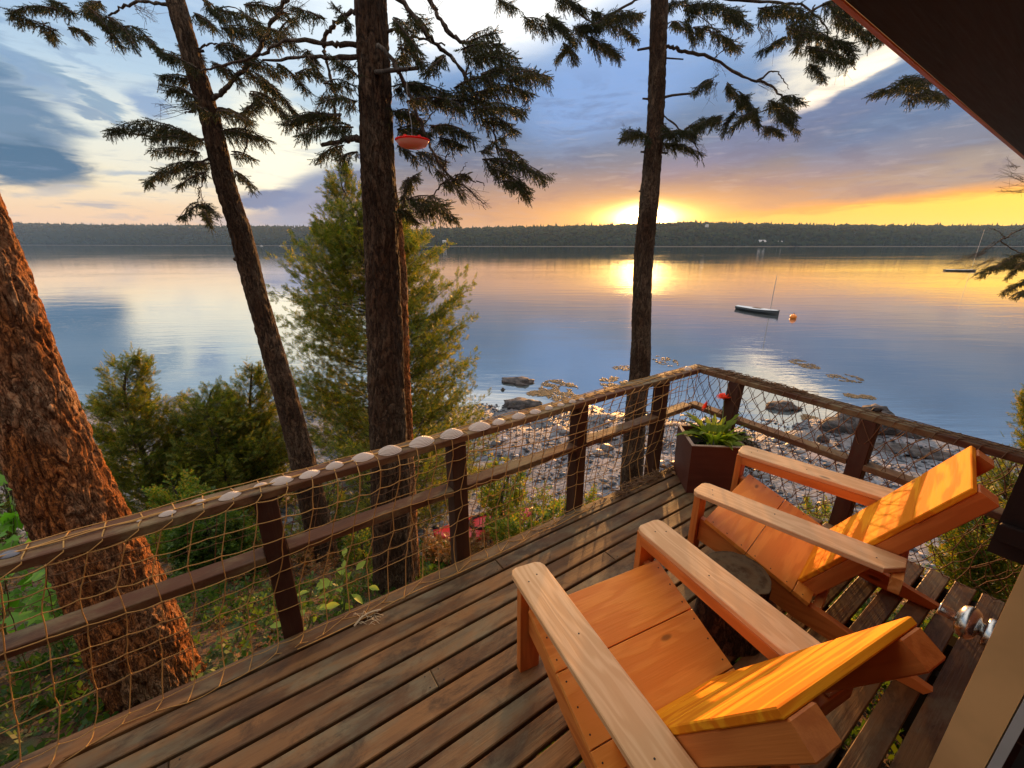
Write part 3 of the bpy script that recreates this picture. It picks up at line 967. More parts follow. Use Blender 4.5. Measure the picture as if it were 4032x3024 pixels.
# ------------------------------------------------------------------ fishing net laced over the rails
rr = np.random.default_rng(5)
def net_strands(grid, r0, knots=0.0052, sag=0.010):
    """grid[i][j]: knots of the net; returns tube paths and knot lumps"""
    paths = []
    G = np.array(grid)
    ni, nj, _ = G.shape
    for i in range(ni):
        for j in range(nj):
            if np.isnan(G[i, j]).any(): continue
            for di, dj in ((1, 0), (0, 1)):
                a, b_ = i + di, j + dj
                if a >= ni or b_ >= nj or np.isnan(G[a, b_]).any(): continue
                P, Q = G[i, j], G[a, b_]
                mid = (P + Q) / 2 + rr.normal(0, 0.0022, 3)
                if dj == 0 or True:
                    mid[2] -= sag * rr.uniform(0.1, 1.0) * min(1.0, np.linalg.norm((Q - P)[:2]) / 0.09)
                w = rr.uniform(0.9, 1.1) * r0
                pts = np.array([P, P * 0.25 + mid * 0.75 + (P - mid) * 0.22, mid, Q * 0.25 + mid * 0.75 + (Q - mid) * 0.22, Q])
                pts = np.array([P, 0.5 * P + 0.5 * mid + (0, 0, -0.15 * sag), mid, 0.5 * Q + 0.5 * mid + (0, 0, -0.15 * sag), Q])
                paths.append((pts, w))
    return paths, G
def knot_mesh(G, size):
    P = G.reshape(-1, 3)
    P = P[~np.isnan(P).any(1)]
    octv = np.array([(1, 0, 0), (-1, 0, 0), (0, 1, 0), (0, -1, 0), (0, 0, 1), (0, 0, -1)], float) * size
    of = np.array([(0, 2, 4), (2, 1, 4), (1, 3, 4), (3, 0, 4), (2, 0, 5), (1, 2, 5), (3, 1, 5), (0, 3, 5)])
    Vk = (P[:, None, :] + octv[None]).reshape(-1, 3)
    Fk = (of[None] + (np.arange(len(P)) * 6)[:, None, None]).reshape(-1, 3)
    return Vk, Fk

netL = empty('fishing_net', DK(0.5, -1.9), label='square-meshed rope net laced over the long left handrail', cat='net')
NL = np.array(netL.location)
ds = 0.098
S0 = -1.5
def wob(a, b_, amp):
    return amp * mn.noise(Vector((a * 1.7, b_ * 2.3, 3.3)))
for side in (0, 1):
    grid = []
    ns = int((3.12 - S0) / ds)
    for i in range(ns + 1):
        row = []
        s_ = S0 + i * ds
        for j in range(9):
            z = 0.728 - j * 0.093
            if side == 0:
                q_ = q_in(s_) + 0.012 + 0.012 * math.sin(j * 0.9 + i * 0.4) + max(0, (j - 6)) * 0.022
                lean = -0.020 * j + 0.03 * math.sin(s_ * 2.1) + wob(s_, j * 0.3, 0.035)
                zz_ = z - wob(s_ + 9, j * 0.4, 0.03)
                if j == 8: q_, zz_ = q_in(s_) + 0.085 + 0.03 * rr.uniform(-1, 1), 0.006
                if j == 7: zz_ = 0.012 + 0.02 * abs(wob(s_, 5, 1)); q_ = q_in(s_) + 0.045
            else:
                q_ = q_in(s_) - 0.125 + 0.014 * math.sin(j * 0.7 + i * 0.3)
                lean = -0.015 * j + 0.045 + wob(s_ + 20, j * 0.3, 0.04)
                zz_ = z - 0.03 + wob(s_ + 31, j * 0.4, 0.03)
                if j == 8:
                    row.append((np.nan,) * 3); continue
            P = DK(s_ + lean, q_, zz_)
            row.append(tuple(P))
        grid.append(row)
    paths, G = net_strands(grid, 0.0018 if side else 0.0025)
    if side == 0:
        top_in = G[:, 0].copy()
    else:
        top_out = G[:, 0].copy()
    Vt, Ft = tube_arrays(paths, 4)
    ob_ = obj('net_mesh', Vt - NL, Ft, M['ropeL'] if side == 0 else M['rope'], netL)
    Vk, Fk = knot_mesh(G, 0.0052)
    kn_o = obj('net_knots', Vk - NL, Fk, M['ropeL'] if side == 0 else M['rope'], netL); kn_o['kind'] = 'stuff'; ob_['kind'] = 'stuff'
# strands over the cap and the two lines pulled along it
paths = []
for i in range(len(top_in)):
    a, c_ = top_in[i], top_out[min(i, len(top_out) - 1)]
    s_ = S0 + i * ds + 0.02
    paths.append((np.array([a, DK(s_, q_in(s_) + 0.004, RT - 0.01), DK(s_, q_in(s_) - 0.012, RT + 0.003), DK(s_ + rr.uniform(-.01, .01), q_in(s_) - 0.06, RT + 0.004),
                            DK(s_ - 0.005, q_in(s_) - 0.106, RT + 0.003), DK(s_, q_in(s_) - 0.115, RT - 0.012), c_]), 0.0024))
for k, (dq, w) in enumerate(((-0.042, 0.003), (-0.055, 0.0024), (-0.1, 0.002))):
    pts = [DK(s_, q_in(s_) + dq + wob(s_ * 3 + k * 7, k, 0.022), RT + 0.006 + 0.003 * rr.uniform()) for s_ in np.arange(S0, 3.15, 0.06)]
    paths.append((np.array([tuple(p_) for p_ in pts]), w))
# loose sagging line behind the rail, and the line lashed along the deck edge
pts = [DK(s_, q_in(s_) + 0.02, 0.70 - 0.22 * math.sin(max(0, min(1, (s_ - 0.9) / 2.0)) * math.pi) ** 0.8 * (0.6)) for s_ in np.arange(0.95, 2.9, 0.05)]
paths.append((np.array([tuple(p_) for p_ in pts]), 0.0032))
pts = [DK(s_, q_in(s_) + 0.105 + wob(s_ * 2, 1, 0.03), 0.006) for s_ in np.arange(0.0, 3.0, 0.04)]
paths.append((np.array([tuple(p_) for p_ in pts]), 0.0028))
Vt, Ft = tube_arrays(paths, 5)
obj('lashing', Vt - NL, Ft, M['ropeL'], netL)['kind'] = 'stuff'
# frayed rope end tied at the board edge
fp = []
for k in range(26):
    a = RZ(1400 + rr.uniform(0, 110), 2445 - rr.uniform(-8, 30), 0.006)
    fp.append((np.array([a, a + Vector((rr.uniform(-.02, .02), rr.uniform(-.02, .02), rr.uniform(0, .02))), a + Vector((rr.uniform(-.035, .035), rr.uniform(-.035, .035), 0.004))]), 0.0012))
base = [RZ(1395, 2465, 0.008), RZ(1425, 2430, 0.012), RZ(1460, 2410, 0.012), RZ(1500, 2400, 0.012)]
fp.append((spline(base, 12), 0.0055))
Vt, Ft = tube_arrays(fp, 4)
M['fray'] = plain('frayed_rope', (0.62, 0.48, 0.30), 0.9)
obj('frayed_end', Vt - NL, Ft, M['fray'], netL)['kind'] = 'stuff'

netR = empty('fishing_net', DK(3.15, -1.0), label='diamond-meshed net hung along the right-hand railing', cat='net')
NR = np.array(netR.location)
paths, kn = [], []
for side in (0, 1):
    cols, rows_ = 24, 10
    dq = 2.15 / cols
    for i in range(cols + 1):
        for j in range(rows_ + 1):
            pass
    def PT(i, j, side=side):
        q_ = -2.0 + i * dq * 1.0 + (0.5 * dq if j % 2 else 0)
        z = 0.735 - j * 0.078
        q_ += 0.05 * mn.noise(Vector((i * 0.45, j * 0.5, side * 9 + 1)))
        z -= 0.05 * abs(mn.noise(Vector((i * 0.4, j * 0.4, side * 5 + 4)))) * (1 if j else 0) 
        ss = s_in(q_) - 0.015 if side == 0 else s_in(q_) + 0.115
        ss += 0.012 * math.sin(i * 0.8 + j)
        if side == 0: ss -= max(0, j - 8) * 0.02
        return np.array(DK(ss, q_, max(z, 0.008) if side == 0 else z))
    for i in range(cols):
        for j in range(rows_):
            P = PT(i, j)
            kn.append(P)
            for ni in ((i, j + 1), ((i + 1 if j % 2 else i - 1), j + 1)):
                if ni[0] < 0 or ni[0] > cols: continue
                Q = PT(*ni)
                mid = (P + Q) / 2 + rr.normal(0, 0.004, 3)
                mid[2] -= rr.uniform(0.0, 0.016)
                paths.append((np.array([P, 0.55 * P + 0.45 * mid, mid, 0.55 * Q + 0.45 * mid, Q]), 0.0027 if side == 0 else 0.0020))
for q_ in np.arange(-1.95, 0.0, 0.088):
    s_ = s_in(q_)
    paths.append((np.array([tuple(p_) for p_ in (DK(s_ - 0.015, q_, 0.735), DK(s_ - 0.004, q_ + .01, RT), DK(s_ + 0.02, q_ + .015, RT + 0.004), DK(s_ + 0.06, q_ + .03, RT + 0.005), DK(s_ + 0.108, q_ + .02, RT), DK(s_ + 0.115, q_ + .03, 0.735))]), 0.0024))
    paths.append((np.array([tuple(p_) for p_ in (DK(s_ - 0.004, q_ + .01, RT + .001), DK(s_ + 0.05, q_ + 0.05, RT + 0.006), DK(s_ + 0.108, q_ + .09, RT + .001))]), 0.0022))
for dq_ in (0.012, 0.055, 0.09):
    pts = [DK(s_in(q_) + dq_ + 0.015 * mn.noise(Vector((q_ * 6, dq_ * 30, 0))), q_, RT + 0.005) for q_ in np.arange(-1.98, 0.0, 0.05)]
    paths.append((np.array([tuple(p_) for p_ in pts]), 0.0026))
Vt, Ft = tube_arrays(paths, 4)
ob_ = obj('net_mesh', Vt - NR, Ft, M['rope'], netR); ob_['kind'] = 'stuff'
Vk, Fk = knot_mesh(np.array(kn), 0.0058)
kn_o = obj('net_knots', Vk - NR, Fk, M['rope'], netR); kn_o['kind'] = 'stuff'
# bunched-up netting heaped on the rail right of the corner and at the deck corner
paths = []
for k in range(60):
    q_ = rr.uniform(-1.85, -1.2)
    pts = [DK(s_in(q_) + rr.uniform(0.0, 0.10), q_ + t * rr.uniform(0.02, 0.05), RT + 0.005 + rr.uniform(0, 0.022)) for t in range(5)]
    paths.append((spline(pts, 12), 0.0021))
Vt, Ft = tube_arrays(paths, 4)
obj('bunched_net', Vt - NR, Ft, M['rope'], netR)['kind'] = 'stuff'
paths = []
for k in range(90):
    s_ = rr.uniform(2.15, 2.95) ; q_ = q_in(s_) + rr.uniform(0.02, 0.13)
    pts = [DK(s_ + rr.uniform(-.04, .04), q_ + rr.uniform(-.03, .03), 0.005 + rr.uniform(0, 0.02)) for t in range(5)]
    paths.append((spline(pts, 12), 0.0024))
Vt, Ft = tube_arrays(paths, 4)
obj('bunched_net', Vt - NL, Ft, M['rope'], netL)['kind'] = 'stuff'
# ------------------------------------------------------------------ chairs
def make_chair(loc, wdir, label):
    """low wooden armchair; local x across, y backwards from the arm tips, z up"""
    t = empty('garden_chair', loc, math.atan2(wdir[1], wdir[0]), label, 'armchair', 'two broad wooden armchairs on the deck')
    W = M['chair']
    def mat_yz(x0):    # profile drawn in (y, z), extruded along +x from x0
        return Matrix(((0, 0, 1, x0), (1, 0, 0, 0), (0, 1, 0, 0), (0, 0, 0, 1)))
    for sx in (-1, 1):
        # arm: local X = chair y
        inn, out_ = 0.245, 0.387
        poly = [(0.028, out_), (0.008, out_ - 0.010), (0.0, out_ - 0.032), (0.004, inn + 0.030), (0.014, inn + 0.010), (0.036, inn), (0.83, inn), (0.83, out_ - 0.07), (0.77, out_)]
        poly = [(a, b_ * sx) for a, b_ in poly]
        ar = sum(poly[i][0] * poly[(i + 1) % 9][1] - poly[(i + 1) % 9][0] * poly[i][1] for i in range(9))
        if ar < 0: poly = poly[::-1]
        V, F = prism(poly, 0.508, 0.532, 0.003)
        rot = Matrix(((0, 1, 0, 0), (1, 0, 0, 0), (0, 0, 1, 0), (0, 0, 0, 1)))
        # swap axes by building directly: x_local=board length; use a proper rotation
        V = [(a, -b_, c_) for a, b_, c_ in V]
        F = [f[::-1] for f in F]
        arm = obj('armrest', V, F, M['arm'], t, mat4=Matrix.Rotation(math.pi / 2, 4, 'Z'))
        for (ay, ax) in ((0.07, 0.30), (0.09, 0.345), (0.36, 0.30), (0.74, 0.33)):
            Vn, Fn = lathe([(0.0001, 0.0008), (0.0030, 0.0006), (0.0032, -0.002)], 8)
            obj('screw', Vn, Fn, M['screw'], arm, loc=(ay, -ax * sx, 0.5322))
        board('arm_support', (sx * 0.264, 0.040, 0.482), (sx * 0.264, 0.80, 0.482), 0.036, 0.050, M['side'], t, ch=0.002)
        board('leg', (sx * 0.306, 0.020, 0.0), (sx * 0.306, 0.020, 0.507), 0.034, 0.092, M['side'], t, up=(1, 0, 0), ch=0.002)
        prof = [(0.039, 0.215), (0.16, 0.19), (0.30, 0.11), (0.52, 0.045), (0.80, 0.0), (1.00, 0.0), (1.02, 0.035), (0.56, 0.152), (0.30, 0.258), (0.075, 0.345), (0.039, 0.350)]
        V, F = prism(prof, -0.017, 0.017, 0.002)
        sr = obj('side_rail', V, F, M['side'], t, mat4=mat_yz(sx * 0.300))
        Vn, Fn = lathe([(0.0001, 0.001), (0.007, 0.0008), (0.0075, -0.002)], 10)
        obj('screw', Vn, Fn, M['screw'], sr, loc=(0.16, 0.25, -0.0178), ).rotation_euler = (math.pi, 0, 0)
    # seat boards across, sloping back
    sd = Vector((0, 0.215, -0.084)).normalized()
    up = Vector((0, 0.084, 0.215)).normalized()
    for k, (d0, wd) in enumerate(((0.0, 0.229), (0.233, 0.229), (0.466, 0.075))):
        c_ = Vector((0, 0.072, 0.370)) + sd * (d0 + wd / 2) - up * 0.011
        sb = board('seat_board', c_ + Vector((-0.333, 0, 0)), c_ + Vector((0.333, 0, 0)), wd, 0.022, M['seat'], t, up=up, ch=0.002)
        for xs_ in (0.022, 0.644):
            for ys_ in (-0.08, 0.0, 0.08) if k < 2 else (0.0,):
                Vn, Fn = lathe([(0.0001, 0.0006), (0.0032, 0.0004), (0.0034, -0.002)], 8)
                obj('screw', Vn, Fn, M['screw'], sb, loc=(xs_, ys_, 0.0113))
    # back boards across
    bd = Vector((0, 0.126, 0.210)).normalized()
    nb = Vector((0, 0.210, -0.126)).normalized()      # pointing behind the back
    topf = Vector((0, 0.922, 0.905))
    for k in range(4):
        wd = 0.231
        c_ = topf - bd * (k * 0.2345 + wd / 2) + nb * 0.011
        if k == 3: wd = 0.15; c_ = topf - bd * (k * 0.2345 + wd / 2) + nb * 0.011
        hx = 0.243 if k else 0.247
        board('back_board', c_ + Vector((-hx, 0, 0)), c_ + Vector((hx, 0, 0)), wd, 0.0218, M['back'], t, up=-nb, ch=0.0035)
    for sx in (-1, 1):
        a = topf - bd * 0.83 + nb * 0.058 + Vector((sx * 0.200, 0, 0))
        b_ = topf + bd * 0.004 + nb * 0.058 + Vector((sx * 0.200, 0, 0))
        board('back_post', a, b_, 0.080, 0.070, M['side'], t, up=nb, ch=0.004)
    board('cross_brace', (-0.375, 0.815, 0.470), (0.375, 0.815, 0.470), 0.036, 0.070, W, t, ch=0.002)
    board('cross_brace', (-0.281, 0.60, 0.110), (0.281, 0.60, 0.110), 0.036, 0.060, W, t, ch=0.002)
    return t
W1, R1 = Vector((0.904, 0.427, 0)), Vector((0.427, -0.904, 0))
W2, R2 = Vector((0.716, 0.698, 0)), Vector((0.698, -0.716, 0))
def yaw_of(Rv):     # local y must point along Rv, x = y rotated by -90 degrees
    return Rv
# local frame: y = R (backwards); x = R rotated clockwise -> points to -W; the chair is symmetric
def place_chair(W_, R_, wc, rf, label):
    loc = W_ * wc + R_ * rf
    xdir = (R_.y, -R_.x)
    return make_chair((loc.x, loc.y, 0.0), xdir, label)
place_chair(W1, R1, 0.952, -1.225, 'nearer honey-coloured wooden armchair, the one cut by the bottom edge')
place_chair(W2, R2, 2.385, -0.712, 'farther wooden armchair beside the planter with sunlit yellow back')

# ------------------------------------------------------------------ log stool between the chairs
st = empty('log_stool', (1.03, 1.555, 0), label='sawn log stump used as a table between the two chairs', cat='log stool')
nseg, rings = 48, 10
V_, F_ = [], []
for j in range(rings + 1):
    z = 0.325 * j / rings
    for i in range(nseg):
        a = 2 * math.pi * i / nseg
        r = 0.140 + 0.012 * mn.noise(Vector((math.cos(a) * 1.5, math.sin(a) * 1.5, z * 1.5))) + 0.006 * mn.noise(Vector((math.cos(a) * 9, math.sin(a) * 9, z * 4))) + 0.012 * (1 - z / 0.325) ** 3
        V_.append((r * math.cos(a), r * math.sin(a), z))
for j in range(rings):
    for i in range(nseg):
        F_.append((j * nseg + i, j * nseg + (i + 1) % nseg, (j + 1) * nseg + (i + 1) % nseg, (j + 1) * nseg + i))
obj('bark', V_, np.array(F_), M['barkB'], st)
m, x, b, c, o = material('end_grain')
v = c.outputs['Object']
ln = x.n('ShaderNodeVectorMath', operation='LENGTH')
x.link(v, ln.inputs[0])
ringv = x.m('SINE', x.add(x.mul(ln.outputs['Value'], 420.0), x.mul(x.noise(v, 9.0, 3.0), 9.0)))
x.link(x.mix(x.smooth(x.noise(v, 14.0, 5.0, 0.7), 0.3, 0.7), x.mix(x.smooth(ringv, -1, 1), (0.055, 0.028, 0.014), (0.105, 0.060, 0.030)), (0.12, 0.085, 0.05)), b.inputs['Base Color'])
b.inputs['Roughness'].default_value = 1.0
b.inputs['Specular IOR Level'].default_value = 0.05
top = [V_[rings * nseg + i] for i in range(nseg)]
obj('cut_face', [(p_[0] * 0.985, p_[1] * 0.985, 0.329) for p_ in top] + [(p_[0] * 1.0, p_[1] * 1.0, 0.32) for p_ in top],
    [list(range(nseg))] + [[nseg + i, nseg + (i + 1) % nseg, (i + 1) % nseg, i] for i in range(nseg)], m, st)

# ------------------------------------------------------------------ planter with gerbera
pc = Vector((1.482, 2.872, 0))
pl_ = empty('planter_box', pc, label='dark red wooden box planter in the deck corner', cat='planter')
ang = math.atan2(-0.037, 0.38)
ca, sa_ = math.cos(ang), math.sin(ang)
def PLc(x_, y_): return (x_ * ca - y_ * sa_, x_ * sa_ + y_ * ca)
hs, hb, H_ = 0.186, 0.176, 0.385
for k in range(4):
    a0 = k * math.pi / 2
    def c4(h, a, inn=0.0):
        r = (h - inn)
        q = [(-r, -r), (r, -r), (r, r), (-r, r)][a % 4]
        return PLc(*q)
    V_ = []
    for z, h in ((0.0, hb), (H_, hs)):
        for q in (c4(h, k), c4(h, k + 1), c4(h, k + 1, 0.022), c4(h, k, 0.022)):
            V_.append((q[0], q[1], z))
    obj('side_panel', V_, [(0, 1, 5, 4), (1, 2, 6, 5), (2, 3, 7, 6), (3, 0, 4, 7), (4, 5, 6, 7), (3, 2, 1, 0)], M['planter'], pl_)
M['rim'] = plain('planter_rim', (0.30, 0.20, 0.15), 0.5)
for k in range(4):
    q = [c4(hs + 0.003, k), c4(hs + 0.003, k + 1), c4(hs - 0.020, k + 1), c4(hs - 0.020, k)]
    V_ = [(p_[0], p_[1], H_ + 0.001) for p_ in q] + [(p_[0], p_[1], H_ + 0.007) for p_ in q]
    obj('rim', V_, [(0, 1, 5, 4), (1, 2, 6, 5), (2, 3, 7, 6), (3, 0, 4, 7), (4, 5, 6, 7), (3, 2, 1, 0)], M['rim'], pl_)
m_soil = plain('potting_soil', (0.02, 0.013, 0.009), 1.0)
q = [PLc(a * 0.16, b_ * 0.16) for a, b_ in ((-1, -1), (1, -1), (1, 1), (-1, 1))]
obj('soil', [(p_[0], p_[1], 0.32) for p_ in q], [(0, 1, 2, 3)], m_soil, pl_)

gb = empty('gerbera_plant', (pc.x + 0.02, pc.y, 0.32), label='gerbera with two red flowers growing in the corner planter', cat='plant')
M['gleaf'] = leafmat('gerbera_leaf', [(0.10, 0.20, 0.02), (0.26, 0.32, 0.03)], 0.55)
M['gleafd'] = leafmat('gerbera_leaf_dark', [(0.02, 0.06, 0.018), (0.03, 0.08, 0.02)], 0.3)
M['stem'] = plain('green_stem', (0.10, 0.13, 0.03), 0.6)
M['petal'] = leafmat('gerbera_petal', [(0.75, 0.06, 0.02), (0.85, 0.10, 0.02)], 0.4, tcol=(1.2, 0.8, 0.6))
M['disc'] = plain('gerbera_disc', (0.10, 0.03, 0.01), 0.8)
def lobed_leaf(L, Wd, curl, r):
    """a long leaf with a wavy lobed margin, folded along its midrib, bending over"""
    n_ = 12
    V_, F_ = [], []
    for i in range(n_ + 1):
        t = i / n_
        w = Wd * (math.sin(math.pi * min(1, t * 0.92 + 0.08)) ** 0.7) * (1 + 0.28 * math.cos(i * 2.6 + r)) * (0.25 + 0.75 * min(1, t * 2.2))
        if i == n_: w = 0.002
        a = curl * t
        x_ = L * (math.sin(a) / curl if abs(curl) > 1e-3 else t)
        z_ = L * (1 - math.cos(a)) / curl * -1 if abs(curl) > 1e-3 else 0
        for sgn in (-1, 0, 1):
            V_.append((x_, sgn * w, z_ + abs(sgn) * w * 0.35 + 0.004 * math.sin(i * 1.9 + sgn)))
    for i in range(n_):
        for k in range(2):
            F_.append((i * 3 + k, i * 3 + k + 1, (i + 1) * 3 + k + 1, (i + 1) * 3 + k))
    return V_, F_
r_ = np.random.default_rng(4)
leafs = [mesh_from('leaf', *lobed_leaf(0.27, 0.027, 0.6 + 0.45 * k, k), M['gleaf'], True) for k in range(3)]
leafd = [mesh_from('leaf', *lobed_leaf(0.20, 0.038, 1.5 + 0.3 * k, k + 4), M['gleafd'], True) for k in range(3)]
for i in range(58):
    low = i % 4 < 1
    a = r_.uniform(0, 2 * math.pi)
    lf = link('leaf', (leafd if low else leafs)[(i * 7 + i // 3) % 3], gb)
    pit = r_.uniform(-0.35, 0.15) if low else -r_.uniform(0.5, 1.5)
    Mx = Matrix.Translation((0.035 * math.cos(a) + 0.02, 0.035 * math.sin(a), 0.0)) @ Matrix.Rotation(a, 4, 'Z') @ Matrix.Rotation(pit, 4, 'Y') @ Matrix.Rotation(r_.uniform(-0.7, 0.7), 4, 'X') @ Matrix.Scale(r_.uniform(0.55, 1.15), 4)
    lf.matrix_basis = Mx
def gerbera(top, facing, s_, label_=None):
    base = Vector((0.02, 0.0, 0.0))
    top = Vector(top) - Vector(gb.location)
    P = spline([base, base.lerp(top, 0.5) + Vector((0.02, 0, 0.01)), top], 10)
    Vt, Ft = tube_arrays([(P, 0.0032)], 6)
    stem = obj('flower_stem', Vt, Ft, M['stem'], gb)
    z = Vector(facing).normalized()
    Mx = frame(top, z.orthogonal(), z)
    V_, F_ = [], []
    for rg, (n_, L) in enumerate(((20, 0.036), (16, 0.026))):
        for k in range(n_):
            a = 2 * math.pi * (k + 0.5 * rg) / n_
            u, w = Vector((math.cos(a), math.sin(a), 0)), Vector((-math.sin(a), math.cos(a), 0))
            n0 = len(V_)
            lift = 0.012 + 0.006 * rg + r_.uniform(-0.004, 0.004)
            for t, wd in ((0.15, 0.002), (0.6, 0.0052), (1.0, 0.0015)):
                for sg in (-1, 1):
                    V_.append(tuple((u * (t * L) + w * (sg * wd) + Vector((0, 0, lift * t))) * s_))
            F_ += [(n0, n0 + 1, n0 + 3, n0 + 2), (n0 + 2, n0 + 3, n0 + 5, n0 + 4)]
    fl = obj('flower', V_, F_, M['petal'], gb, mat4=Mx)
    Vd, Fd = lathe([(0.0001, 0.008), (0.006, 0.007), (0.009, 0.003), (0.008, -0.002), (0.004, -0.008)], 12)
    obj('flower_disc', [(a * s_, b_ * s_, c_ * s_) for a, b_, c_ in Vd], Fd, M['disc'], fl)
gerbera(RZ(2200 + .36166 * 1612, 1400 + .36166 * 555, 0.53).lerp(Vector((1.47, 2.85, 0.62)), 0.0), (-0.9, 0.3, 0.3), 1.3)
gerbera(RZ(2200 + .36166 * 1800, 1400 + .36166 * 465, 0.60), (-0.25, 0.0, 0.9), 1.5)
# withered flower head and the trailing plant on the right of the box
wf = empty('trailing_plant', (pc.x + 0.15, pc.y - 0.02, 0.33), label='dark dry plant hanging over the right side of the planter', cat='plant')
pts_, V_, F_ = [], [], []
M['dry'] = leafmat('dry_leaves', [(0.03, 0.025, 0.015), (0.06, 0.04, 0.02), (0.05, 0.06, 0.02)], 0.2)
for k in range(26):
    a = r_.uniform(-1.2, 0.5)
    e_ = Vector((0.06 + 0.05 * r_.uniform(), -0.16 - 0.05 * r_.uniform(), 0.05)) if k % 2 else Vector((0.09, -0.02, 0.06))
    e2 = e_ + Vector((r_.uniform(0, 0.05), r_.uniform(-0.05, 0.02), -r_.uniform(0.08, 0.24)))
    P = spline([(0, 0, 0), e_ * 0.8 + Vector((0, 0, 0.04)), e2], 14)
    pts_.append((P, 0.0014))
    for p_ in P[3:]:
        for _ in range(2):
            n0 = len(V_)
            d = Vector(r_.normal(0, 1, 3)).normalized() * r_.uniform(0.012, 0.026)
            w = d.orthogonal().normalized() * 0.006
            c0 = Vector(p_)
            V_ += [tuple(c0), tuple(c0 + d * 0.5 + w), tuple(c0 + d), tuple(c0 + d * 0.5 - w)]
            F_.append((n0, n0 + 1, n0 + 2, n0 + 3))
Vt, Ft = tube_arrays(pts_, 4)
obj('stem', Vt, Ft, M['branch'], wf)
obj('foliage', V_, F_, M['dry'], wf)

# ------------------------------------------------------------------ clam shells on the rail
m, x, b, c, o = material('clam_shell')
v = c.outputs['Object']
ln = x.n('ShaderNodeVectorMath', operation='DISTANCE')
x.link(v, ln.inputs[0])
ln.inputs[1].default_value = (0.0, 0.36, 0.3)
rg = x.m('SINE', x.add(x.mul(ln.outputs['Value'], 58.0), x.mul(x.noise(v, 3.0, 3.0), 3.0)))
col = x.mix(x.smooth(rg, -0.6, 1.0), (0.38, 0.29, 0.24), (0.62, 0.52, 0.45))
oi = x.n('ShaderNodeObjectInfo')
col = x.mix(x.mul(oi.outputs['Random'], 0.5), col, (0.66, 0.50, 0.42))
col = x.mix(x.mul(x.smooth(x.noise(v, 2.5, 4.0), 0.55, 0.7), 0.5), col, (0.42, 0.36, 0.32))
x.link(col, b.inputs['Base Color'])
b.inputs['Roughness'].default_value = 0.5
bump(x, b, rg, 0.5, 0.02)
M['shell'] = m
M['shelld'] = plain('dark_shell', (0.12, 0.12, 0.15), 0.5)
def shell_mesh(seed, mat):
    V_, F_ = [], []
    nr, ns_ = 12, 28
    V_.append((0, 0.32, 0.60))
    for j in range(1, nr + 1):
        t = j / nr
        for i in range(ns_):
            a = 2 * math.pi * i / ns_
            ex = 1.0 if math.sin(a) > 0 else 1.0
            x_ = 1.0 * math.cos(a) * t
            y_ = 0.70 * math.sin(a) * t + 0.32 * (1 - t) - (0.06 * math.sin(a) ** 2 * t if math.sin(a) > 0 else 0)
            z_ = 0.60 * (1 - t ** 2.0) ** 0.75
            z_ += 0.004 * math.sin(t * 46) * t + 0.015 * mn.noise(Vector((x_ * 2, y_ * 2, seed)))
            V_.append((x_, y_, max(z_, 0.0)))
    for i in range(ns_):
        F_.append((0, 1 + i, 1 + (i + 1) % ns_))
    for j in range(nr - 1):
        for i in range(ns_):
            a, b_ = 1 + j * ns_ + i, 1 + j * ns_ + (i + 1) % ns_
            F_.append((a, a + ns_, b_ + ns_, b_))
    return mesh_from('clam_shell', V_, F_, mat, True)
sm = [shell_mesh(k * 3.1, M['shell']) for k in range(3)]
smd = shell_mesh(9, M['shelld'])
SH = [  # u, v, width in view pixels, label
 (20, 1194, 46, 'dark blue-grey mussel-like shell at the far left end of the rail'),
 (301, 1124, 14, 'tiny white shell alone between rope loops at the left of the row'),
 (362, 1106, 38, 'flat pale shell, leftmost of the big clam shells on the rail'),
 (431, 1082, 36, 'clam shell second from the left, small and cream, above the big trunk foot'),
 (497, 1067, 50, 'long slim pinkish clam shell left of the first visible post'),
 (563, 1046, 32, 'short oval shell with yellow tip standing over the first left post'),
 (608, 1034, 54, 'wide flat shell just right of the first left post, yellowish on top'),
 (669, 1020, 50, 'flat pink shell with rope across, in front of the leaning spruce'),
 (723, 1003, 44, 'small pink-white shell just right of the leaning spruce'),
 (784, 984, 54, 'domed white shell in front of the left edge of the thick middle trunk'),
 (842, 970, 58, 'yellowish domed shell in front of the thick middle trunk'),
 (911, 950, 66, 'big pure white ribbed shell right of the thick middle trunk'),
 (979, 937, 60, 'big round shell directly above the second visible post'),
 (1037, 919, 56, 'broad pinkish shell just right of the second visible post'),
 (1078, 909, 38, 'rounded white shell below the flat ledge rock'),
 (1121, 897, 38, 'rounded shell crossed by a rope, under the dark ledge rock'),
 (1157, 888, 30, 'medium small shell right of the ledge rock'),
 (1188, 881, 25, 'low golden shell between two medium small ones near the third post'),
 (1213, 874, 21, 'small white shell, third from the right end of the row'),
 (1240, 868, 20, 'small oval shell, second from the right end of the row'),
 (1258, 862, 15, 'smallest shell, last of the row above the third post'),
]
for i, (u, v_, wd, lb) in enumerate(SH):
    P = UZ(u, v_ + wd * 0.10, RT + 0.003)
    L_ = 1.02 * (UZ(u + wd / 2, v_ + wd * 0.10, RT) - P).length * 0.97
    s_ = P.dot(BD)
    o_ = link('clam_shell', smd if i == 0 else sm[i % 3])
    qc = min(max(P.dot(ND), q_in(s_) - 0.07), q_in(s_) - 0.035)
    k_ = L_ * 0.93
    o_.location = DK(s_, qc, RT + 0.004)
    o_.scale = (k_, k_ * 0.85, k_ * (0.48 if i in (2, 3, 4, 5, 6, 7) else 0.66) * (0.85 + 0.3 * ((i * 53) % 7) / 7))
    o_.rotation_euler = (0.10, 0, math.atan2(BD.y, BD.x) + (-0.25 + 0.5 * ((i * 37) % 10) / 10))
    tag(o_, lb, 'shell', 'clam shells lined up on the handrail')
P = UZ(1482, 797, RT + 0.003)
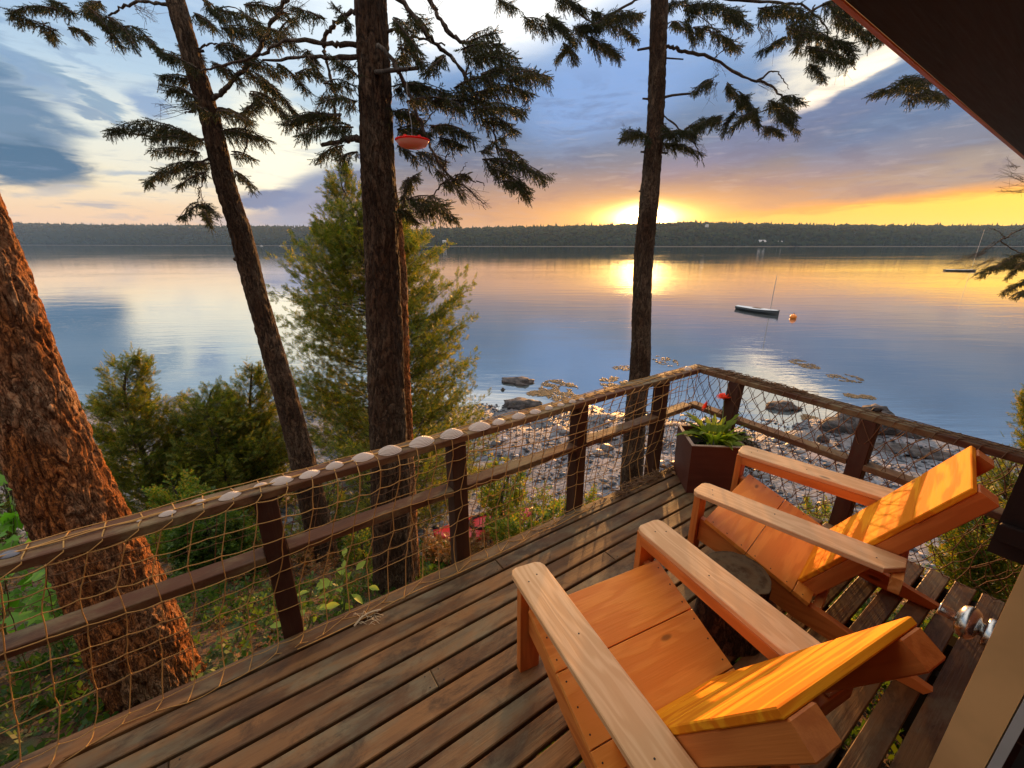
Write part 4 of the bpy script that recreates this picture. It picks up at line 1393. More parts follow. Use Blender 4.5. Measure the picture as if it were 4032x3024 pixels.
o_ = link('clam_shell', sm[1]); o_.location = DK(P.dot(BD), q_in(2.9) - 0.05, RT + 0.004); o_.scale = (0.05, 0.04, 0.035); o_.rotation_euler = (0, 0, 0.8)
tag(o_, 'brown shell lying alone near the rail corner', 'shell')
P = UZ(1893, 888, RT + 0.003)
o_ = rock('pebble', (P.x, P.y, RT + 0.012), (0.028, 0.018, 0.016), 4.7, 'grey stone resting on the right-hand rail', 'stone', n=14)

# ------------------------------------------------------------------ nectar feeder
fd = empty('bird_feeder', UY(891, 303, 3.1), label='red and clear glass saucer feeder hanging beside the thick trunk', cat='bird feeder')
def glass(name, col, rough=0.05, tr=1.0):
    m, x, b, c, o = material(name)
    b.inputs['Base Color'].default_value = col + (1,)
    b.inputs['Roughness'].default_value = rough
    b.inputs['Transmission Weight'].default_value = tr
    b.inputs['IOR'].default_value = 1.3
    return m
M['redp'] = leafmat('red_plastic', [(0.75, 0.02, 0.015), (0.80, 0.03, 0.02)], 0.55, 0.2, tcol=(1.25, 1.0, 1.0), spec=0.6)
M['clearp'] = leafmat('clear_plastic', [(0.88, 0.76, 0.68), (0.90, 0.80, 0.72)], 0.55, 0.15, tcol=(1.1, 1.0, 1.0), spec=0.8)
V, F = lathe([(0.0001, -0.048), (0.05, -0.046), (0.085, -0.034), (0.102, -0.012), (0.106, 0.002), (0.103, 0.002), (0.098, -0.012), (0.082, -0.031), (0.048, -0.042), (0.0001, -0.044)], 40)
obj('bowl', V, F, M['clearp'], fd, True)
V, F = lathe([(0.0001, 0.016), (0.03, 0.015), (0.08, 0.011), (0.110, 0.004), (0.112, 0.0), (0.108, -0.006), (0.100, -0.006), (0.10, 0.0), (0.07, 0.005), (0.0001, 0.008)], 40)
obj('lid', V, F, M['redp'], fd, True)
for k in range(6):
    a = k * math.pi / 3 + 0.2
    V, F = lathe([(0.0001, 0.004), (0.009, 0.003), (0.011, 0.0), (0.009, -0.002)], 12)
    obj('feeding_port', V, F, M['redp'], fd, loc=(0.088 * math.cos(a), 0.088 * math.sin(a), 0.012))
V, F = lathe([(0.024, -0.040), (0.026, 0.008), (0.020, 0.008), (0.018, -0.040)], 16)
obj('inner_cup', V, F, M['redp'], fd)
hookp = UY(879, 196, 3.15) - fd.location
Vt, Ft = tube_arrays([(spline([(0, 0, 0.012), (0.0, 0, 0.10), tuple(hookp * 0.55), tuple(hookp)], 10), 0.0012)], 5)
M['wire'] = plain('steel_wire', (0.35, 0.34, 0.33), 0.4, 0.8)
obj('hanging_wire', Vt, Ft, M['wire'], fd)
a_ = UY(878, 149, 3.2) - fd.location
Vt, Ft = tube_arrays([(spline([tuple(hookp), tuple(hookp.lerp(a_, 0.5)), tuple(a_)], 8), 0.0010)], 5)
obj('hook', Vt, Ft, M['wire'], fd)

# ------------------------------------------------------------------ house: door, wall, roof, shutter
M['doorp'] = plain('door_paint', (0.92, 0.50, 0.20), 0.5)
M['doorw'] = plain('weather_strip', (0.55, 0.50, 0.46), 0.5)
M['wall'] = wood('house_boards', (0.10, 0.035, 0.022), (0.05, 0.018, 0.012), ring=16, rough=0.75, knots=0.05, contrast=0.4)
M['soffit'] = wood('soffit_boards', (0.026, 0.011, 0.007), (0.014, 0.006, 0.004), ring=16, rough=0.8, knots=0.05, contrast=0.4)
M['fascia'] = wood('fascia_board', (0.70, 0.20, 0.04), (0.50, 0.12, 0.02), ring=16, rough=0.6, knots=0.05, contrast=0.4)  # orange carries the bright light rim along the eave; jamb shares it
M['steel'] = plain('satin_nickel', (0.55, 0.54, 0.52), 0.25, 1.0)

door = empty('open_door', DK(0.99, 0.0, 0), label='open cream-brown door at the right edge with round nickel knob', cat='door')
DO = Vector(door.location)
def dbox(s0, s1, q0, q1, z0, z1, ch=0.0):
    V, F = box(s0, s1, q0, q1, z0, z1, ch)
    return V, F
DM = frame((0, 0, 0), BD, (0, 0, 1))    # local y is -ND
def hp(name, mat, parent, org, s0, s1, q0, q1, z0, z1, ch=0.002):
    """box given in deck axes (s along boards, q towards the house)"""
    V, F = box(s0, s1, -q1, -q0, z0, z1, ch)
    Mx = Matrix.Translation(-Vector(org)) @ DM
    return obj(name, V, F, mat, parent, mat4=Mx)
hp('stile', M['doorp'], door, DO, 0.985, 0.9995, 0.004, 0.060, 0.03, 2.03, 0.003)
hp('outer_skin', M['wall'], door, DO, 1.0, 1.85, 0.0095, 0.0155, 0.03, 2.03, 0.002)
hp('panel', M['doorp'], door, DO, 1.001, 1.84, 0.020, 0.056, 0.03, 2.03, 0.002)
hp('weather_strip', M['doorw'], door, DO, 0.983, 1.02, 0.062, 0.075, 0.03, 2.03, 0.002)
kn_ = RZ(3898, 2497, 1.0)
ks, kz = 1.225, 0.965
kp = DK(ks, 0.007, 1.005)
dd = ray(3893, 2492); tq = (kp.dot(BD)) / dd.dot(BD); kz = CAM_H + dd.z * tq
kp = DK(ks, 0.008, kz)
Mk = Matrix.Translation(kp - DO) @ frame((0, 0, 0), BD, -ND)
V, F = lathe([(0.0001, 0.014), (0.028, 0.014), (0.032, 0.010), (0.032, 0.0)], 32)
obj('rose', V, F, M['steel'], door, True, mat4=Mk)
V, F = lathe([(0.014, 0.014), (0.015, 0.020), (0.029, 0.024), (0.036, 0.032), (0.037, 0.042), (0.031, 0.052), (0.018, 0.057), (0.0001, 0.058)], 32)
obj('door_knob', V, F, M['steel'], door, True, mat4=Mk)
V, F = lathe([(0.012, 0.054), (0.012, 0.080), (0.015, 0.081), (0.015, 0.085), (0.0001, 0.085)], 24)
obj('key_cylinder', V, F, M['steel'], door, True, mat4=Mk)

house = empty('wooden_house', DK(2.5, 0.3, 0), label='dark wooden house wall and low eave at the right', cat='house')
HO = Vector(house.location)
for k in range(20):
    z0 = -0.3 + k * 0.125
    hp('wall_board', M['wall'], house, HO, 1.9, 6.5, 0.13 + 0.004 * (k % 2), 0.16, z0, z0 + 0.1225)
hp('sill', M['wall'], house, HO, -2.4, 6.5, 0.056, 0.14, -0.10, -0.012)
hp('door_jamb', M['fascia'], house, HO, 1.862, 1.90, 0.02, 0.14, 0.0, 2.1)
# eave: boards running along the wall, rising towards it
e0 = 2.25
def EQ(s_): return -0.535 - 0.0326 * (s_ - 1.22)
for k in range(8):
    def ep(s_): 
        qq = EQ(s_) + 0.064 + k * 0.128
        return DK(s_, qq, e0 + (0.064 + k * 0.128) * 0.42 + 0.010) - HO
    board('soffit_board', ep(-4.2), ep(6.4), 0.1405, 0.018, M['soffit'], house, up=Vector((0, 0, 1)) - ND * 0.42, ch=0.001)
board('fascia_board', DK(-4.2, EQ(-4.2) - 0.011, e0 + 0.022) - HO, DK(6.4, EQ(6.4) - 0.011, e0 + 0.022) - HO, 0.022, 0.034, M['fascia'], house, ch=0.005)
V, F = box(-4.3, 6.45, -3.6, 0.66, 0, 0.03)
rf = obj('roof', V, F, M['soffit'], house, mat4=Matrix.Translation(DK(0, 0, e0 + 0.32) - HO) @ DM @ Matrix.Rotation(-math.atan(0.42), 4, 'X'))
# unseen wall past the doorway and dark room, added to block light from behind
for k in range(20):
    z0 = -0.3 + k * 0.125
    hp('wall_board', M['wall'], house, HO, -4.2, -0.75, 0.13 + 0.004 * (k % 2), 0.16, z0, z0 + 0.1225)
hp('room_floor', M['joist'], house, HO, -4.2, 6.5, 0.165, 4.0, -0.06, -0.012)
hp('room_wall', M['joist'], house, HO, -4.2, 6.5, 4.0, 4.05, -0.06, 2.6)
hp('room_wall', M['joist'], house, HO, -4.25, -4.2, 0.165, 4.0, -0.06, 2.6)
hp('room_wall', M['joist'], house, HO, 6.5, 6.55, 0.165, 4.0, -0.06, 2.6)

sh = empty('shutter_board', DK(1.6, 0.0, 1.3), label='dark upright board against the house at the end of the right rail', cat='shutter')
SO = Vector(sh.location)
dA, dB = ray(3883, 2170), ray(4032, 2245)
ssx = 1.62
q0 = ssx / dA.dot(BD) * dA.dot(ND)
zb = CAM_H + ssx / dA.dot(BD) * dA.z
hp('board', M['soffit'], sh, SO, ssx, ssx + 0.03, q0, 0.012, zb, 2.0, 0.003)
hp('batten', M['soffit'], sh, SO, ssx - 0.02, ssx - 0.001, q0 + 0.004, 0.0, zb + 0.05, zb + 0.10, 0.003)

# step post at the lower left; its bright orange wood stands in for sunlight
sp_ = empty('step_post', (-1.95, 1.07, -0.9), label='sunlit orange wooden post end at the bottom left outside the deck', cat='post')
cpt = RZ(0, 3000, -0.10)
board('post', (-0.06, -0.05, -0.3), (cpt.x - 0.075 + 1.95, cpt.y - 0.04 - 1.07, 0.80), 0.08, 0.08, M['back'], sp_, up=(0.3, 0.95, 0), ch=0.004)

# ------------------------------------------------------------------ kayak on the shore
ka, kb = UZ(938, 1168, -2.62), UZ(1150, 1116, -2.62)
kmid = (ka + kb) / 2
zt = gz(kmid.x, kmid.y)
M['kayak'] = plain('red_hull', (0.55, 0.02, 0.025), 0.3)
M['seatblk'] = plain('cockpit', (0.03, 0.01, 0.01), 0.8)
ky = empty('red_kayak', (kmid.x, kmid.y, -2.62), label='red kayak lying among shrubs below the deck', cat='kayak')
Lk = (kb - ka).length
Mx = Matrix.Rotation(math.atan2(kb.y - ka.y, kb.x - ka.x), 4, 'Z')
V_, F_ = [], []
n_ = 18
for i in range(n_ + 1):
    t = i / n_
    x_ = (t - 0.5) * Lk
    w = 0.31 * math.sin(math.pi * min(0.98, max(0.02, t))) ** 0.65
    rise = 0.10 * (2 * t - 1) ** 4
    for k in range(10):
        a = 2 * math.pi * k / 10
        V_.append((x_, w * math.cos(a), rise + (0.09 if math.sin(a) > 0 else 0.16) * math.sin(a) * (0.25 + 0.75 * w / 0.31) + 0.05))
for i in range(n_):
    for k in range(10):
        F_.append((i * 10 + k, i * 10 + (k + 1) % 10, (i + 1) * 10 + (k + 1) % 10, (i + 1) * 10 + k))
F_.append(list(range(10))[::-1]); F_.append([n_ * 10 + k for k in range(10)])
obj('hull', V_, F_, M['kayak'], ky, True, mat4=Mx)
V, F = lathe([(0.15, 0.135), (0.17, 0.16), (0.19, 0.155), (0.19, 0.12)], 20)
obj('cockpit_rim', [(a * 1.5, b_, c_) for a, b_, c_ in V], F, M['seatblk'], ky, mat4=Mx)

# ------------------------------------------------------------------ boats and buoy
def sail_dinghy(u0, v0, u1, v1, um, mast_h, label, colr, dark, Lfix=None, beam=0.62):
    A, B = WP(u0, v0), WP(u1, v1)
    mid = (A + B) / 2
    L = (B - A).length
    t = empty('sailboat', (mid.x, mid.y, wz), math.atan2(B.y - A.y, B.x - A.x), label, 'sailboat')
    V_, F_ = [], []
    n_ = 16
    for i in range(n_ + 1):
        s_ = i / n_
        x_ = (s_ - 0.5) * L
        w = beam * min(1.0, (0.62 + 0.38 * math.sin(min(1, s_ * 1.6) * math.pi / 2))) * (1 - max(0, (s_ - 0.45) / 0.55) ** 2.2)
        w = max(w, 0.015)
        zt_ = 0.30 + 0.10 * s_ ** 3
        for (fx, z) in ((0.0, -0.05), (0.55, -0.04), (0.95, 0.12), (1.0, zt_ - 0.02), (0.96, zt_), (0.0, zt_ + 0.05)):
            V_.append((x_, fx * w, z))
        for (fx, z) in ((0.96, zt_), (1.0, zt_ - 0.02), (0.95, 0.12), (0.55, -0.04)):
            V_.append((x_, -fx * w, z))
    for i in range(n_):
        for k in range(10):
            F_.append((i * 10 + k, (i + 1) * 10 + k, (i + 1) * 10 + (k + 1) % 10, i * 10 + (k + 1) % 10))
    F_.append([k for k in range(10)]); F_.append([n_ * 10 + k for k in range(10)][::-1])
    hull = obj('hull', V_, F_, dark, t)
    # deck sheet slightly above
    Vd, Fd = [], []
    for i in range(n_ + 1):
        s_ = i / n_
        x_ = (s_ - 0.5) * L
        w = beam * min(1.0, (0.62 + 0.38 * math.sin(min(1, s_ * 1.6) * math.pi / 2))) * (1 - max(0, (s_ - 0.45) / 0.55) ** 2.2)
        zt_ = 0.305 + 0.10 * s_ ** 3
        Vd += [(x_, w * 0.97, zt_), (x_, 0, zt_ + 0.055), (x_, -w * 0.97, zt_)]
    for i in range(n_):
        for k in range(2):
            Fd.append((i * 3 + k, i * 3 + k + 1, (i + 1) * 3 + k + 1, (i + 1) * 3 + k))
    obj('deck', Vd, Fd, colr, t)
    V, F = box(-0.10 * L, 0.10 * L, -0.2, 0.2, 0.36, 0.385, 0.01)
    obj('cockpit', V, F, M['seatblk'], t)
    mx_ = ((um - u0) / (u1 - u0) - 0.5) * L
    Vt, Ft = tube_arrays([(np.array([(mx_, 0, 0.3), (mx_ - 0.02, 0, mast_h * 0.5), (mx_, 0, mast_h)]), [0.035, 0.032, 0.022])], 8)
    obj('mast', Vt, Ft, M['mast'], t)
    V, F = box(-L / 2 - 0.05, -L / 2 + 0.0, -0.10, 0.10, -0.1, 0.34)
    obj('rudder', V, F, dark, t)
    return t, L
M['white'] = plain('white_gelcoat', (0.62, 0.64, 0.66), 0.35)
M['navy'] = plain('dark_hull', (0.04, 0.05, 0.06), 0.4)
M['mast'] = plain('mast_alloy', (0.45, 0.44, 0.45), 0.4, 0.5)
sail_dinghy(1593, 667, 1682, 681, 1664, 3.4, 'white moored sailing dinghy with a bare mast beside the orange buoy', M['white'], M['navy'])
P = WP(1713, 688)
by = empty('mooring_buoy', (P.x, P.y, wz), label='round orange mooring buoy floating right of the dinghy', cat='buoy')
M['buoy'] = plain('buoy_orange', (0.85, 0.24, 0.02), 0.4)
V, F = lathe([(0.0001, -0.15)] + [(0.26 * math.sin(a), 0.11 - 0.26 * math.cos(a)) for a in np.linspace(0.3, 2.9, 12)] + [(0.05, 0.37), (0.05, 0.41), (0.0001, 0.42)], 24)
obj('ball', V, F, M['buoy'], by, True)
V, F = lathe([(0.045, 0.40), (0.055, 0.42), (0.045, 0.45), (0.03, 0.42)], 12)
obj('ring', V, F, M['navy'], by)
sail_dinghy(2040, 585, 2108, 586, 2097, 9.2, 'distant dark-hulled sailboat with a white mast at the right edge', M['white'], M['navy'], beam=1.15)
for i, (u, v_, L, lb) in enumerate(((565, 531.2, 9, 'white motorboat moored off the far left shore, nearest the leaning spruce'),
                                     (608, 531.0, 12, 'longest white motorboat off the far left shore, middle of three'),
                                     (640, 530.6, 8, 'white motorboat off the far left shore, nearest the cedar top'))):
    P = WP(u, v_ + 0.6)
    t = empty('motorboat', (P.x, P.y, wz), 0.2 * i, lb, 'motorboat', 'motorboats moored off the far shore')
    V_, F_ = [], []
    for j in range(9):
        s_ = j / 8
        w = 1.3 * (1 - max(0, (s_ - 0.4) / 0.6) ** 2) + 0.02
        for (fx, z) in ((0.7, -0.2), (1.0, 1.0 + 0.4 * s_), (-1.0, 1.0 + 0.4 * s_), (-0.7, -0.2)):
            V_.append(((s_ - 0.5) * L, fx * w, z))
    for j in range(8):
        for k in range(4):
            F_.append((j * 4 + k, (j + 1) * 4 + k, (j + 1) * 4 + (k + 1) % 4, j * 4 + (k + 1) % 4))
    F_ += [[0, 1, 2, 3], [35, 34, 33, 32]]
    obj('hull', V_, F_, M['white'], t)
    V, F = prism([(-0.18 * L, -0.8), (0.12 * L, -0.8), (0.16 * L, 0), (0.12 * L, 0.8), (-0.18 * L, 0.8)], 1.2, 2.5, 0.1)
    obj('cabin', V, F, M['white'], t)

# far houses among the trees
def far_house(u, v_, w_, h_, label, colr, ang=0.2):
    D, R = shore_prof(u)
    az_ = math.atan((u - 1106) / 912.0 * math.cos(PITCH))
    d_ = ray(u * U, v_ * U)
    # walk the line of sight until it meets the wooded slope
    dist = D * (1.03 if v_ > 520 else 1.16)
    P = Vector((0, 0, CAM_H)) + d_ * (dist / d_.y)
    t = empty('far_house', (P.x, P.y, P.z - h_ * 0.5), ang, label, 'house')
    V, F = box(-w_ / 2, w_ / 2, -w_ * 0.3, w_ * 0.3, 0, h_)
    wl = obj('wall', V, F, colr, t)
    V_ = [(-w_ / 2 - .4, -w_ * 0.34, h_), (w_ / 2 + .4, -w_ * 0.34, h_), (w_ / 2 + .4, w_ * 0.34, h_), (-w_ / 2 - .4, w_ * 0.34, h_), (-w_ / 2 - .4, 0, h_ + w_ * 0.22), (w_ / 2 + .4, 0, h_ + w_ * 0.22)]
    obj('roof', V_, [(0, 1, 5, 4), (2, 3, 4, 5), (1, 2, 5), (3, 0, 4), (3, 2, 1, 0)], M['frf'], t)
    for k in (-1, 1):
        V, F = box(k * w_ * 0.25 - 0.6, k * w_ * 0.25 + 0.6, -w_ * 0.3 - 0.06, -w_ * 0.3 - 0.01, h_ * 0.4, h_ * 0.75)
        obj('window', V, F, M['navy'], t)
    return t
M['frf'] = plain('grey_roof', (0.40, 0.40, 0.42), 0.7)
far_house(960 + 0, 531 - 8, 9, 5, 'small white house at the waterline right of the cedar', M['white'])
far_house(1527, 488.5, 8, 5, 'pale house on the ridge just right of the sunset', M['white'], 0.5)
far_house(1645, 524, 16, 5, 'white buildings by the water right of the slim spruce', M['white'], 0.1)
far_house(1685, 524, 8, 4, 'smaller white cottage by the water right of the long building', M['white'], -0.3)
far_house(2080, 507, 22, 5, 'long pale house high on the right shore above the sailboat', M['white'], 0.1)
far_house(2108, 505, 9, 6, 'square pale house right of the long one on the right shore', M['white'], 0.4)
# ------------------------------------------------------------------ trees
def bark_tube(P, R, nu, nv, amp, freq, seed=0.0, flare=None, stub=None):
    """displaced trunk skin: bark plates pushed out, cracks sunk, small knobs"""
    n_ = nv
    P4 = spline([tuple(p_) + (r,) for p_, r in zip([tuple(q) for q in P], R)], n_)
    C, RR = P4[:, :3], P4[:, 3]
    T = np.gradient(C, axis=0); T /= np.linalg.norm(T, axis=1)[:, None]
    A = np.cross(T, (0, 1, 0)); A /= np.linalg.norm(A, axis=1)[:, None]
    B = np.cross(T, A)
    dl = np.r_[0, np.cumsum(np.linalg.norm(np.diff(C, axis=0), axis=1))]
    V_ = np.zeros((n_, nu, 3))
    for i in range(n_):
        for k in range(nu):
            a = 2 * math.pi * k / nu
            ca, sa_ = math.cos(a), math.sin(a)
            r0 = RR[i]
            q = Vector((ca * r0 * freq, sa_ * r0 * freq, dl[i] * freq * 0.26 + seed))
            w = mn.noise_vector(q * 0.8) * 0.45
            f1 = abs(mn.noise(q + w)) * 2.0
            f2 = abs(mn.noise((q + w) * 2.3)) * 1.6
            lump = mn.noise(Vector((ca * 1.3, sa_ * 1.3, dl[i] * 2.2 + seed)))
            h_ = amp * (min(1.0, f1 * 2.2) - 0.7) + amp * 0.55 * (min(1.0, f2 * 1.8) - 0.5) + amp * 0.3 * mn.noise(q * 6.0) + r0 * 0.07 * lump
            r = r0 + h_
            V_[i, k] = C[i] + r * (ca * A[i] + sa_ * B[i])
    i_, k_ = np.meshgrid(np.arange(n_ - 1), np.arange(nu), indexing='ij')
    a = (i_ * nu + k_).ravel(); b_ = (i_ * nu + (k_ + 1) % nu).ravel()
    return V_.reshape(-1, 3), np.stack([a, b_, b_ + nu, a + nu], 1)

def px_r(w, P):
    """radius in metres of something w view-pixels wide at point P"""
    c, s = math.cos(PITCH), math.sin(PITCH)
    depth = P.y * c - (P.z - CAM_H) * s
    return w / 2 / 912.0 * depth * depth / math.hypot(depth, P.x)

def trunk_from(pix, Y, extra_top=None):
    P, R = [], []
    for (u, v_, w) in pix:
        q = UY(u, v_, Y)
        P.append(q); R.append(px_r(w, q))
    return P, R

# needle-clad shoot: axis along x, length 1
def shoot_proto(seed):
    r = np.random.default_rng(seed)
    V_, F_ = [], []
    lev = 8
    for i in range(lev):
        t = 0.02 + 0.92 * i / lev
        for k in range(3):
            a = r.uniform(0, 6.28)
            rad = np.array([0, math.cos(a), math.sin(a)])
            tan = np.array([0, -math.sin(a), math.cos(a)])
            base = np.array([t, 0, 0])
            tip = base + rad * r.uniform(0.13, 0.19) + np.array([r.uniform(0.10, 0.22), 0, 0])
            n0 = len(V_)
            V_ += [base - tan * 0.034 + np.array([-0.03, 0, 0]), base + tan * 0.034 + np.array([0.03, 0, 0]), tip]
            F_.append((n0, n0 + 1, n0 + 2))
    n0 = len(V_)
    for t, w in ((0, 0.03), (1.0, 0.012)):
        for k in range(3):
            a = k * 2.094
            V_.append(np.array([t, w * math.cos(a), w * math.sin(a)]))
    for k in range(3):
        k2 = (k + 1) % 3
        F_ += [(n0 + k, n0 + k2, n0 + 3 + k2), (n0 + k, n0 + 3 + k2, n0 + 3 + k)]
    return np.array(V_), np.array(F_)
SHOOTS = [shoot_proto(k) for k in range(4)]

def instance_mesh(protos, O, D, L, rs, up=None, flat=None):
    """bake copies of small prototypes: origin O, direction D, length L"""
    N = len(O)
    O, D, L = np.asarray(O), np.asarray(D), np.asarray(L)
    D = D / (np.linalg.norm(D, axis=1)[:, None] + 1e-9)
    if up is None:
        Rn = rs.normal(size=(N, 3))
    else:
        Rn = np.asarray(up)
    A = np.cross(D, Rn); A /= (np.linalg.norm(A, axis=1)[:, None] + 1e-9)
    B = np.cross(D, A)
    which = rs.integers(0, len(protos), N)
    VV, FF, off_ = [], [], 0
    for k, (pv, pf) in enumerate(protos):
        m_ = which == k
        n_ = int(m_.sum())
        if not n_: continue
        Vx = O[m_][:, None, :] + L[m_][:, None, None] * (pv[None, :, 0:1] * D[m_][:, None, :] + pv[None, :, 1:2] * A[m_][:, None, :] + pv[None, :, 2:3] * B[m_][:, None, :])
        VV.append(Vx.reshape(-1, 3))
        FF.append((pf[None] + (np.arange(n_) * len(pv))[:, None, None] + off_).reshape(-1, pf.shape[1]))
        off_ += n_ * len(pv)
    return np.concatenate(VV), np.concatenate(FF)

def spruce_sprays(sprays, Y, rs, depth=0.5, dens=1.0, fl=0.052):
    """sprays: (x0,y0,x1,y1,w) in view pixels -> arrays of needle shoots and twig paths"""
    O, D, L, tw = [], [], [], []
    Zd = Vector((0, 0, -1))
    for sp_ in sprays:
        x0, y0, x1, y1, w = sp_[:5]
        for rep in range(4 if w > 27 else 3):
            yy = Y + rs.uniform(-depth, depth)
            p0 = UY(x0 + rs.uniform(-4, 4), y0 + rs.uniform(-4, 4), yy)
            p1 = UY(x1 + rs.uniform(-5, 5), y1 + rs.uniform(-5, 5), yy + rs.uniform(-0.25, 0.25))
            ax = (p1 - p0); La = ax.length; ax.normalize()
            W_ = 2.0 * px_r(w, p0) * (0.95 if rep == 0 else 0.75)
            H = ax.cross(Vector((0, 0, 1))).normalized()
            sagm = rs.uniform(0.02, 0.14) * La
            cl0 = rs.uniform(0, 50)
            main = [p0 + ax * (La * t) + Zd * (-sagm * math.sin(math.pi * t)) for t in np.linspace(0, 1, 7)]
            tw.append((np.array([tuple(q) for q in main]), [0.006, 0.0055, 0.005, 0.004, 0.0035, 0.003, 0.002]))
            ntw = max(4, int(La / 0.0105 * dens))
            for i in range(ntw):
                t = (i + rs.uniform(0.1, 0.9)) / ntw
                if rs.uniform() < 0.06 or mn.noise(Vector((t * La * 9, cl0, 0))) < -0.28: continue
                base = p0 + ax * (La * t) + Zd * (-sagm * math.sin(math.pi * t))
                sgn = 1 if i % 2 else -1
                roll = rs.uniform(-0.7, 1.75)
                perp = (H * sgn * math.cos(roll) + Zd * math.sin(roll) * 1.0).normalized()
                ln = W_ * (1.0 - 0.35 * t) * rs.uniform(0.25, 1.15) * (0.8 + 0.7 * mn.noise(Vector((t * La * 6, cl0 + 7, 0))))
                dr = (ax * rs.uniform(0.15, 0.95) + perp * 0.85).normalized()
                tip = base + dr * ln + Zd * (rs.uniform(0.1, 0.7) * ln)
                tw.append((np.array([tuple(base), tuple((base + tip) / 2 - Zd * 0.01), tuple(tip)]), [0.0025, 0.002, 0.0013]))
                nf = max(2, int(ln / 0.013 * dens))
                dirn = (tip - base).normalized()
                for k in range(nf):
                    u_ = (k + 0.5) / nf
                    q = base.lerp(tip, u_)
                    sd = dirn.cross(Zd).normalized() * (1 if k % 2 else -1)
                    d_ = dirn * rs.uniform(0.5, 1.0) + sd * rs.uniform(0.2, 0.9) + Zd * rs.uniform(-0.3, 0.95)
                    O.append(tuple(q)); D.append(tuple(d_)); L.append(fl * rs.uniform(0.6, 1.15))
                O.append(tuple(tip)); D.append(tuple(dirn)); L.append(fl * rs.uniform(0.7, 1.2))
            O.append(tuple(p1)); D.append(tuple(ax)); L.append(fl)
    return O, D, L, tw

def dead_twigs(u, v_, u2, v2, Y, rs, n_=10, spread=28):
    """bare, finely forked twigs"""
    out_ = []
    for i in range(n_):
        a = UY(u + rs.uniform(-5, 5), v_ + rs.uniform(-5, 5), Y)
        b_ = UY(u2 + rs.uniform(-spread, spread), v2 + rs.uniform(-spread, spread), Y + rs.uniform(-0.3, 0.3))
        mid = (a + b_) / 2 + Vector(rs.normal(0, 0.02, 3))
        out_.append((spline([a, mid, b_], 6), [0.0028, 0.0024, 0.002, 0.0016, 0.0013, 0.001]))
        for k in range(3):
            t = rs.uniform(0.3, 0.9)
            q = a.lerp(b_, t)
            d_ = (b_ - a).normalized() * 0.5 + Vector(rs.normal(0, 0.5, 3))
            out_.append((np.array([tuple(q), tuple(q + d_ * rs.uniform(0.04, 0.12))]), [0.0016, 0.0009]))
    return out_

def spruce(name, loc_pix, Y, mat, nu, nv, amp, freq, limbs, sprays, dead, label, seed, dens=1.0, depth=0.5, fl=0.050, stubs=()):
    rs = np.random.default_rng(seed)
    P, R = trunk_from(loc_pix, Y)
    base = P[-1]
    g_ = gz(base.x, base.y)
    # run the trunk down into the ground, up out of the picture
    d_ = (P[-1] - P[-2]).normalized()
    foot = base + d_ * max(0.2, (base.z - g_ + 0.2) / max(0.3, -d_.z))
    P.append(foot); R.append(R[-1] * 1.25)
    d2 = (P[0] - P[1]).normalized()
    P = [P[0] + d2 * 4.5, P[0] + d2 * 2.0] + P
    R = [R[0] * 0.55, R[0] * 0.8] + R
    t = empty('spruce_tree', (foot.x, foot.y, gz(foot.x, foot.y)), label=label, cat='tree')
    O_ = np.array(t.location)
    V_, F_ = bark_tube(P, R, nu, nv, amp, freq, seed)
    obj('trunk', V_ - O_, F_, mat, t, True)
    paths = []
    for pts, r0, r1 in limbs:
        pp = [UY(p_[0], p_[1], Y + (p_[2] if len(p_) > 2 else 0)) for p_ in pts]
        n_ = max(8, len(pp) * 5)
        S_ = spline(pp, n_)
        S_ += rs.normal(0, 0.006, S_.shape)
        rr_ = np.linspace(px_r(r0, pp[0]), px_r(r1, pp[-1]), n_) * (1 + 0.12 * rs.normal(size=n_))
        paths.append((S_, rr_))
    for (p_, rr0) in stubs:
        pp = [UY(q[0], q[1], Y + (q[2] if len(q) > 2 else 0)) for q in p_]
        paths.append((spline(pp, 5), np.linspace(px_r(rr0, pp[0]), px_r(rr0 * 0.8, pp[-1]), 5)))
    O, D, L, tw = spruce_sprays(sprays, Y, rs, depth, dens, fl)
    for dd_ in dead:
        tw += dead_twigs(*dd_[:4], Y, rs, *(dd_[4:]))
    if paths:
        for pth in paths:
            Vt, Ft = tube_arrays([pth], 8)
            obj('branch', Vt - O_, Ft, M['branch'], t, True)
    if tw:
        Vt, Ft = tube_arrays(tw, 3)
        o_ = obj('twigs', Vt - O_, Ft, M['branch'], t)
        o_['kind'] = 'stuff'
    if O:
        Vn, Fn = instance_mesh(SHOOTS, O, D, L, rs)
        o_ = obj('crown', Vn - O_, Fn, M['needle'], t)
        o_['kind'] = 'stuff'
    print('SHOOTS', name, len(O))
    return t, len(O)

cnt = 0
# --- old leaning spruce at the left edge
T1 = [(-160, 150, 140), (-92, 365, 155), (-32, 560, 176), (14, 700, 187), (63, 850, 196), (108, 970, 203), (164, 1100, 205), (222, 1220, 210), (280, 1340, 210), (330, 1460, 204)]
spruce('spruce_tree', T1, 1.95, M['barkA'], 240, 420, 0.016, 22.0, [], [], [], 'thick orange-barked leaning spruce trunk at the left edge', 3)

